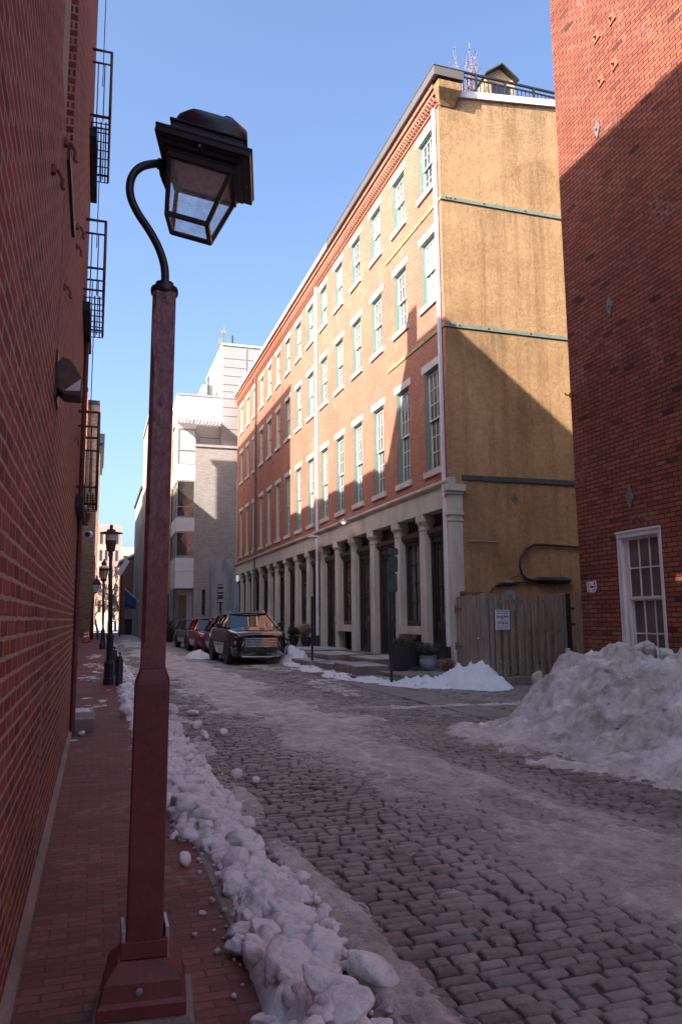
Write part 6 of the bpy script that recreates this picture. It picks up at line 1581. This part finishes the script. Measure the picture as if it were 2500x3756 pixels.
# big pile against the dark brick building
def pile_h(X, Y):
    hm = np.interp(Y, [3, 5, 7, 8.2, 8.8, 9.2, 9.65, 10.15, 10.85, 11.4, 11.9, 12.3], [.75, .72, .82, .88, .93, .98, 1.0, .90, .62, .34, .12, 0])
    toe = np.interp(Y, [3, 5, 5.9, 6.6, 7.65, 9, 10, 11, 11.8, 12.3], [5.5, 5.25, 5.05, 4.95, 4.85, 5.15, 5.75, 6.5, 7.2, 7.7])
    ap = np.interp(Y, [3, 5, 5.4, 5.9, 6.6, 7.65, 8.6, 9.55, 10, 11], [5.2, 4.9, 4.7, 4.36, 4.12, 3.98, 4.1, 4.4, 5.2, 6.4])
    wob = .18*fbm(X*1.3, Y*1.3, 0, 4, 91)
    t = np.clip((X+wob-toe)/(7.35-toe), 0, 1)
    main = hm*np.sin(np.pi/2*t)**.95
    a = sstep(-.05, .45, X+wob*1.2-ap)*(.085+.04*fbm(X*3, Y*3, 0, 4, 95))*(Y < 11)
    big = fbm(X*1.7, Y*1.7, 0, 3, 101)
    lump = (1-np.abs(vnoise(X*3.6+.4*big, Y*3.6, 3., 103)))**1.6; l2 = (1-np.abs(vnoise(X*8, Y*8, 1., 107)))**1.4; n3 = fbm(X*22, Y*22, 0, 3, 111)
    amp = np.clip(main/.4, 0, 1)
    h = main*(1+.16*big)+amp*(.12*(lump-.6)+.035*(l2-.6))+.014*n3*np.clip(amp+(a > .02), 0, 1)+a
    h = h+ (a > .01)*(.03*(l2-.6))
    return gz(X, Y)-.055+h
pl = grid_obj('snow_pile', np.arange(3.8, 8.21, .03), np.arange(3.6, 12.4, .036), pile_h, 'snow_dirty', keep=lambda x, y, z: z-gz(x, y) > -.04)
tag(pl, 'huge dirty pile of ploughed snow against the dark red brick wall', 'snow pile')
hp = Heap()
for i in range(170):
    y = r.uniform(4.6, 11.8); x = r.uniform(4.3, 8.0)
    z = float(pile_h(np.array([x]), np.array([y]))[0])
    if z-float(gz(x, y)) < .05: continue
    edge = (y > 10.2) or (z > .75)
    s = r.uniform(.02, .055) if r.random() < .8 and not edge else r.uniform(.05, .14)
    P, F = rock(r, 3, s*.8, r.uniform(16, 40), .12, .8); hp.add(P+np.array([x, y, z+s*r.uniform(-.6, -.1)]), F)
for (x, y, z, s) in ((7.0, 11.0, .42, .13), (6.9, 10.8, .30, .14), (7.25, 11.2, .33, .12), (7.5, 10.9, .62, .15), (7.75, 9.65, 1.05, .13), (7.7, 9.35, 1.08, .11), (7.75, 9.05, 1.02, .12), (6.5, 10.4, .3, .16), (6.2, 10.3, .12, .12)):
    P, F = rock(r, 3, s*1.2, 26, .16, .8); hp.add(P+np.array([x, y, z-.13]), F)
P, F = rock(r, 3, .12, 8, .05, .8); P[:, 2] *= 1.6; P[:, 0] *= .7; hp.add(P+np.array([6.85, 11.0, .40]), F)
o = hp.build('snow_clod', 'snow_dirty'); o.parent = pl; o['kind'] = 'stuff'
# mound by the gate and the low bank along the right kerb
def mound_h(X, Y):
    d1 = np.hypot((X-8.1)/.95, (Y-15.7)/.85); h = .50*np.clip(1-d1**1.6, 0, 1)
    d2 = np.hypot((X-7.3)/1.1, (Y-16.1)/.65); h = np.maximum(h, .22*np.clip(1-d2**2, 0, 1))
    wob = .12*fbm(X*2.3, Y*2.3, 0, 4, 133)
    cxl = np.interp(Y, [14.8, 16, 17, 18.5, 20, 22, 24, 30], [7.0, 6.75, 6.45, 6.0, 5.9, 5.8, 6.2, 6.25]); w = np.interp(Y, [14.8, 16, 18, 21, 23, 26, 30], [.5, .55, .45, .35, .5, .75, .5])
    hh = np.interp(Y, [14.8, 15.8, 17.5, 19, 21, 22.5, 24, 27, 30], [.05, .15, .13, .11, .09, .18, .30, .26, .1])*(.75+.9*np.clip(vnoise(X*.9, Y*1.5, 0, 145), -.8, .6))
    h = np.maximum(h, hh*(.65+.7*vnoise(X*1.1, Y*1.3, 0, 143))*np.clip(1-np.abs((X-cxl+wob*1.6)/w)**1.8, 0, 1))
    n = fbm(X*6, Y*6, 0, 4, 137); l = 1-np.abs(vnoise(X*8, Y*8, 0, 139))
    return gz(X, Y)-.035+h*(1+.35*n)+(h > .02)*(.08*(l-.6))
mo = grid_obj('snow_mound', np.arange(5.2, 9.1, .045), np.arange(14.6, 30, .05), mound_h, 'snow_white', keep=lambda x, y, z: z-gz(x, y) > -.02)
tag(mo, 'white mound of snow before the wooden gate, trailing along the stone steps', 'snow mound')
hp = Heap()
for i in range(170):
    y = r.uniform(15, 29); x = r.uniform(5.6, 8.6); z = float(mound_h(np.array([x]), np.array([y]))[0])
    if z-float(gz(x, y)) < .0: continue
    s = r.uniform(.025, .075); P, F = rock(r, 2, s, 8, .06, .8); hp.add(P+np.array([x, y, z+s*.1]), F)
o = hp.build('snow_clod', 'snow_white'); o.parent = mo; o['kind'] = 'stuff'
def bank2(X, Y):
    h = .28*np.clip(1-np.hypot((X-3.75)/.45, (Y-30.0)/1.6)**1.8, 0, 1)+.16*np.clip(1-np.hypot((X-4.3)/.6, (Y-28.9)/.5)**1.8, 0, 1)
    return gz(X, Y)-.03+h*(1+.3*fbm(X*6, Y*4, 0, 4, 151))
o = grid_obj('snow_heap', np.arange(3.1, 5., .05), np.arange(28, 32, .08), bank2, 'snow_white', keep=lambda x, y, z: z > -.02)
tag(o, 'small heap of clean snow between the black SUV and the red car', 'snow heap')
# thin ice on the left pavement
def swice(X, Y):
    p = 0
    for (x, y, a, b) in ((-.02, 14.0, .30, .9), (.1, 13.2, .35, .35), (-.1, 19.5, .35, 1.4), (.1, 21.5, .3, 1.3), (-.1, 25.2, .4, 1.8), (.2, 23.5, .25, 1.2), (0, 31, .5, 2.5), (.25, 16.2, .2, .5), (-.2, 9.55, .14, .12), (.12, 9.3, .08, .06), (.05, 10.0, .12, .08), (.2, 8.6, .06, .05)):
        p = np.maximum(p, 1-np.hypot((X-x)/(a*1.3), (Y-y)/(b*1.25))**2)
    return SWZ-.012+.018*np.clip(p, 0, 1)+.008*fbm(X*7, Y*4, 0, 4, 161)-.006
o = grid_obj('pavement_ice', np.arange(-.95, .6, .03), np.arange(8.4, 34, .05), swice, 'ice_thin', keep=lambda x, y, z: z > SWZ-.002)
tag(o, 'thin white ice patches frozen onto the left brick pavement', 'ice', kind='stuff')
mb = MB(); rs = random.Random(9)
for (x, y, z) in ((.60, 4.9, .085), (.62, 4.83, .084), (1.12, 3.25, .02), (1.13, 3.22, .022)):
    leaf(mb, Vector((x, y, z+.01)), .022, rs)
lf = plain('orange_fallen_leaf', (.35, .09, .03), .8, 0, .3, 30, 0)
tag(mb.build('fallen_leaves', lf, None), 'a few rusty orange leaves caught at the edge of the kerb snow', 'leaves', kind='stuff')
# ================================================================== LIGHT, SKY, CAMERA
sd = Vector((1.29, .606, -1.)).normalized()
elev = math.asin(-sd.z); az = math.atan2(-sd.x, -sd.y)
w = bpy.data.worlds.new('World'); sc.world = w; w.use_nodes = True
nt = w.node_tree; bg = nt.nodes['Background']
sky = nt.nodes.new('ShaderNodeTexSky'); sky.sky_type = 'NISHITA'; sky.sun_disc = False
sky.sun_elevation = elev; sky.sun_rotation = az; sky.altitude = 0; sky.air_density = SKY_AIR; sky.dust_density = SKY_DUST; sky.ozone_density = SKY_OZ
nt.links.new(sky.outputs[0], bg.inputs[0]); bg.inputs[1].default_value = SKY
ld = bpy.data.lights.new('sun', 'SUN'); ld.energy = SUN; ld.angle = R_(.5); ld.color = (1., .92, .83)
lo = bpy.data.objects.new('sun', ld); COL.objects.link(lo); lo.rotation_euler = sd.to_track_quat('-Z', 'Y').to_euler(); lo.location = (-10, -10, 30)
cd = bpy.data.cameras.new('camera'); cam = bpy.data.objects.new('camera', cd); COL.objects.link(cam)
cd.sensor_fit = 'VERTICAL'; cd.sensor_height = 36; cd.lens = 2780/3756*36; cd.clip_end = 2000; cd.clip_start = .02
Rm = ((0.9526349, 0.0330914, 0.3023106), (-0.3039677, 0.1346821, 0.9431142), (-0.0095068, -0.9903361, 0.1383616))
cam.matrix_world = Matrix(((Rm[0][0], -Rm[0][1], -Rm[0][2], 0.), (Rm[1][0], -Rm[1][1], -Rm[1][2], 0.), (Rm[2][0], -Rm[2][1], -Rm[2][2], 1.45), (0, 0, 0, 1)))
sc.camera = cam
vs_ = sc.view_settings; sc.display_settings.display_device = 'sRGB'; vs_.view_transform = 'Standard'; vs_.look = 'None'; vs_.gamma = 1; vs_.exposure = EXPO
sc.cycles.max_bounces = 8; sc.cycles.diffuse_bounces = 5; sc.cycles.glossy_bounces = 3; sc.cycles.transparent_max_bounces = 12
sc.cycles.use_denoising = True
sc.cycles.sample_clamp_indirect = 8
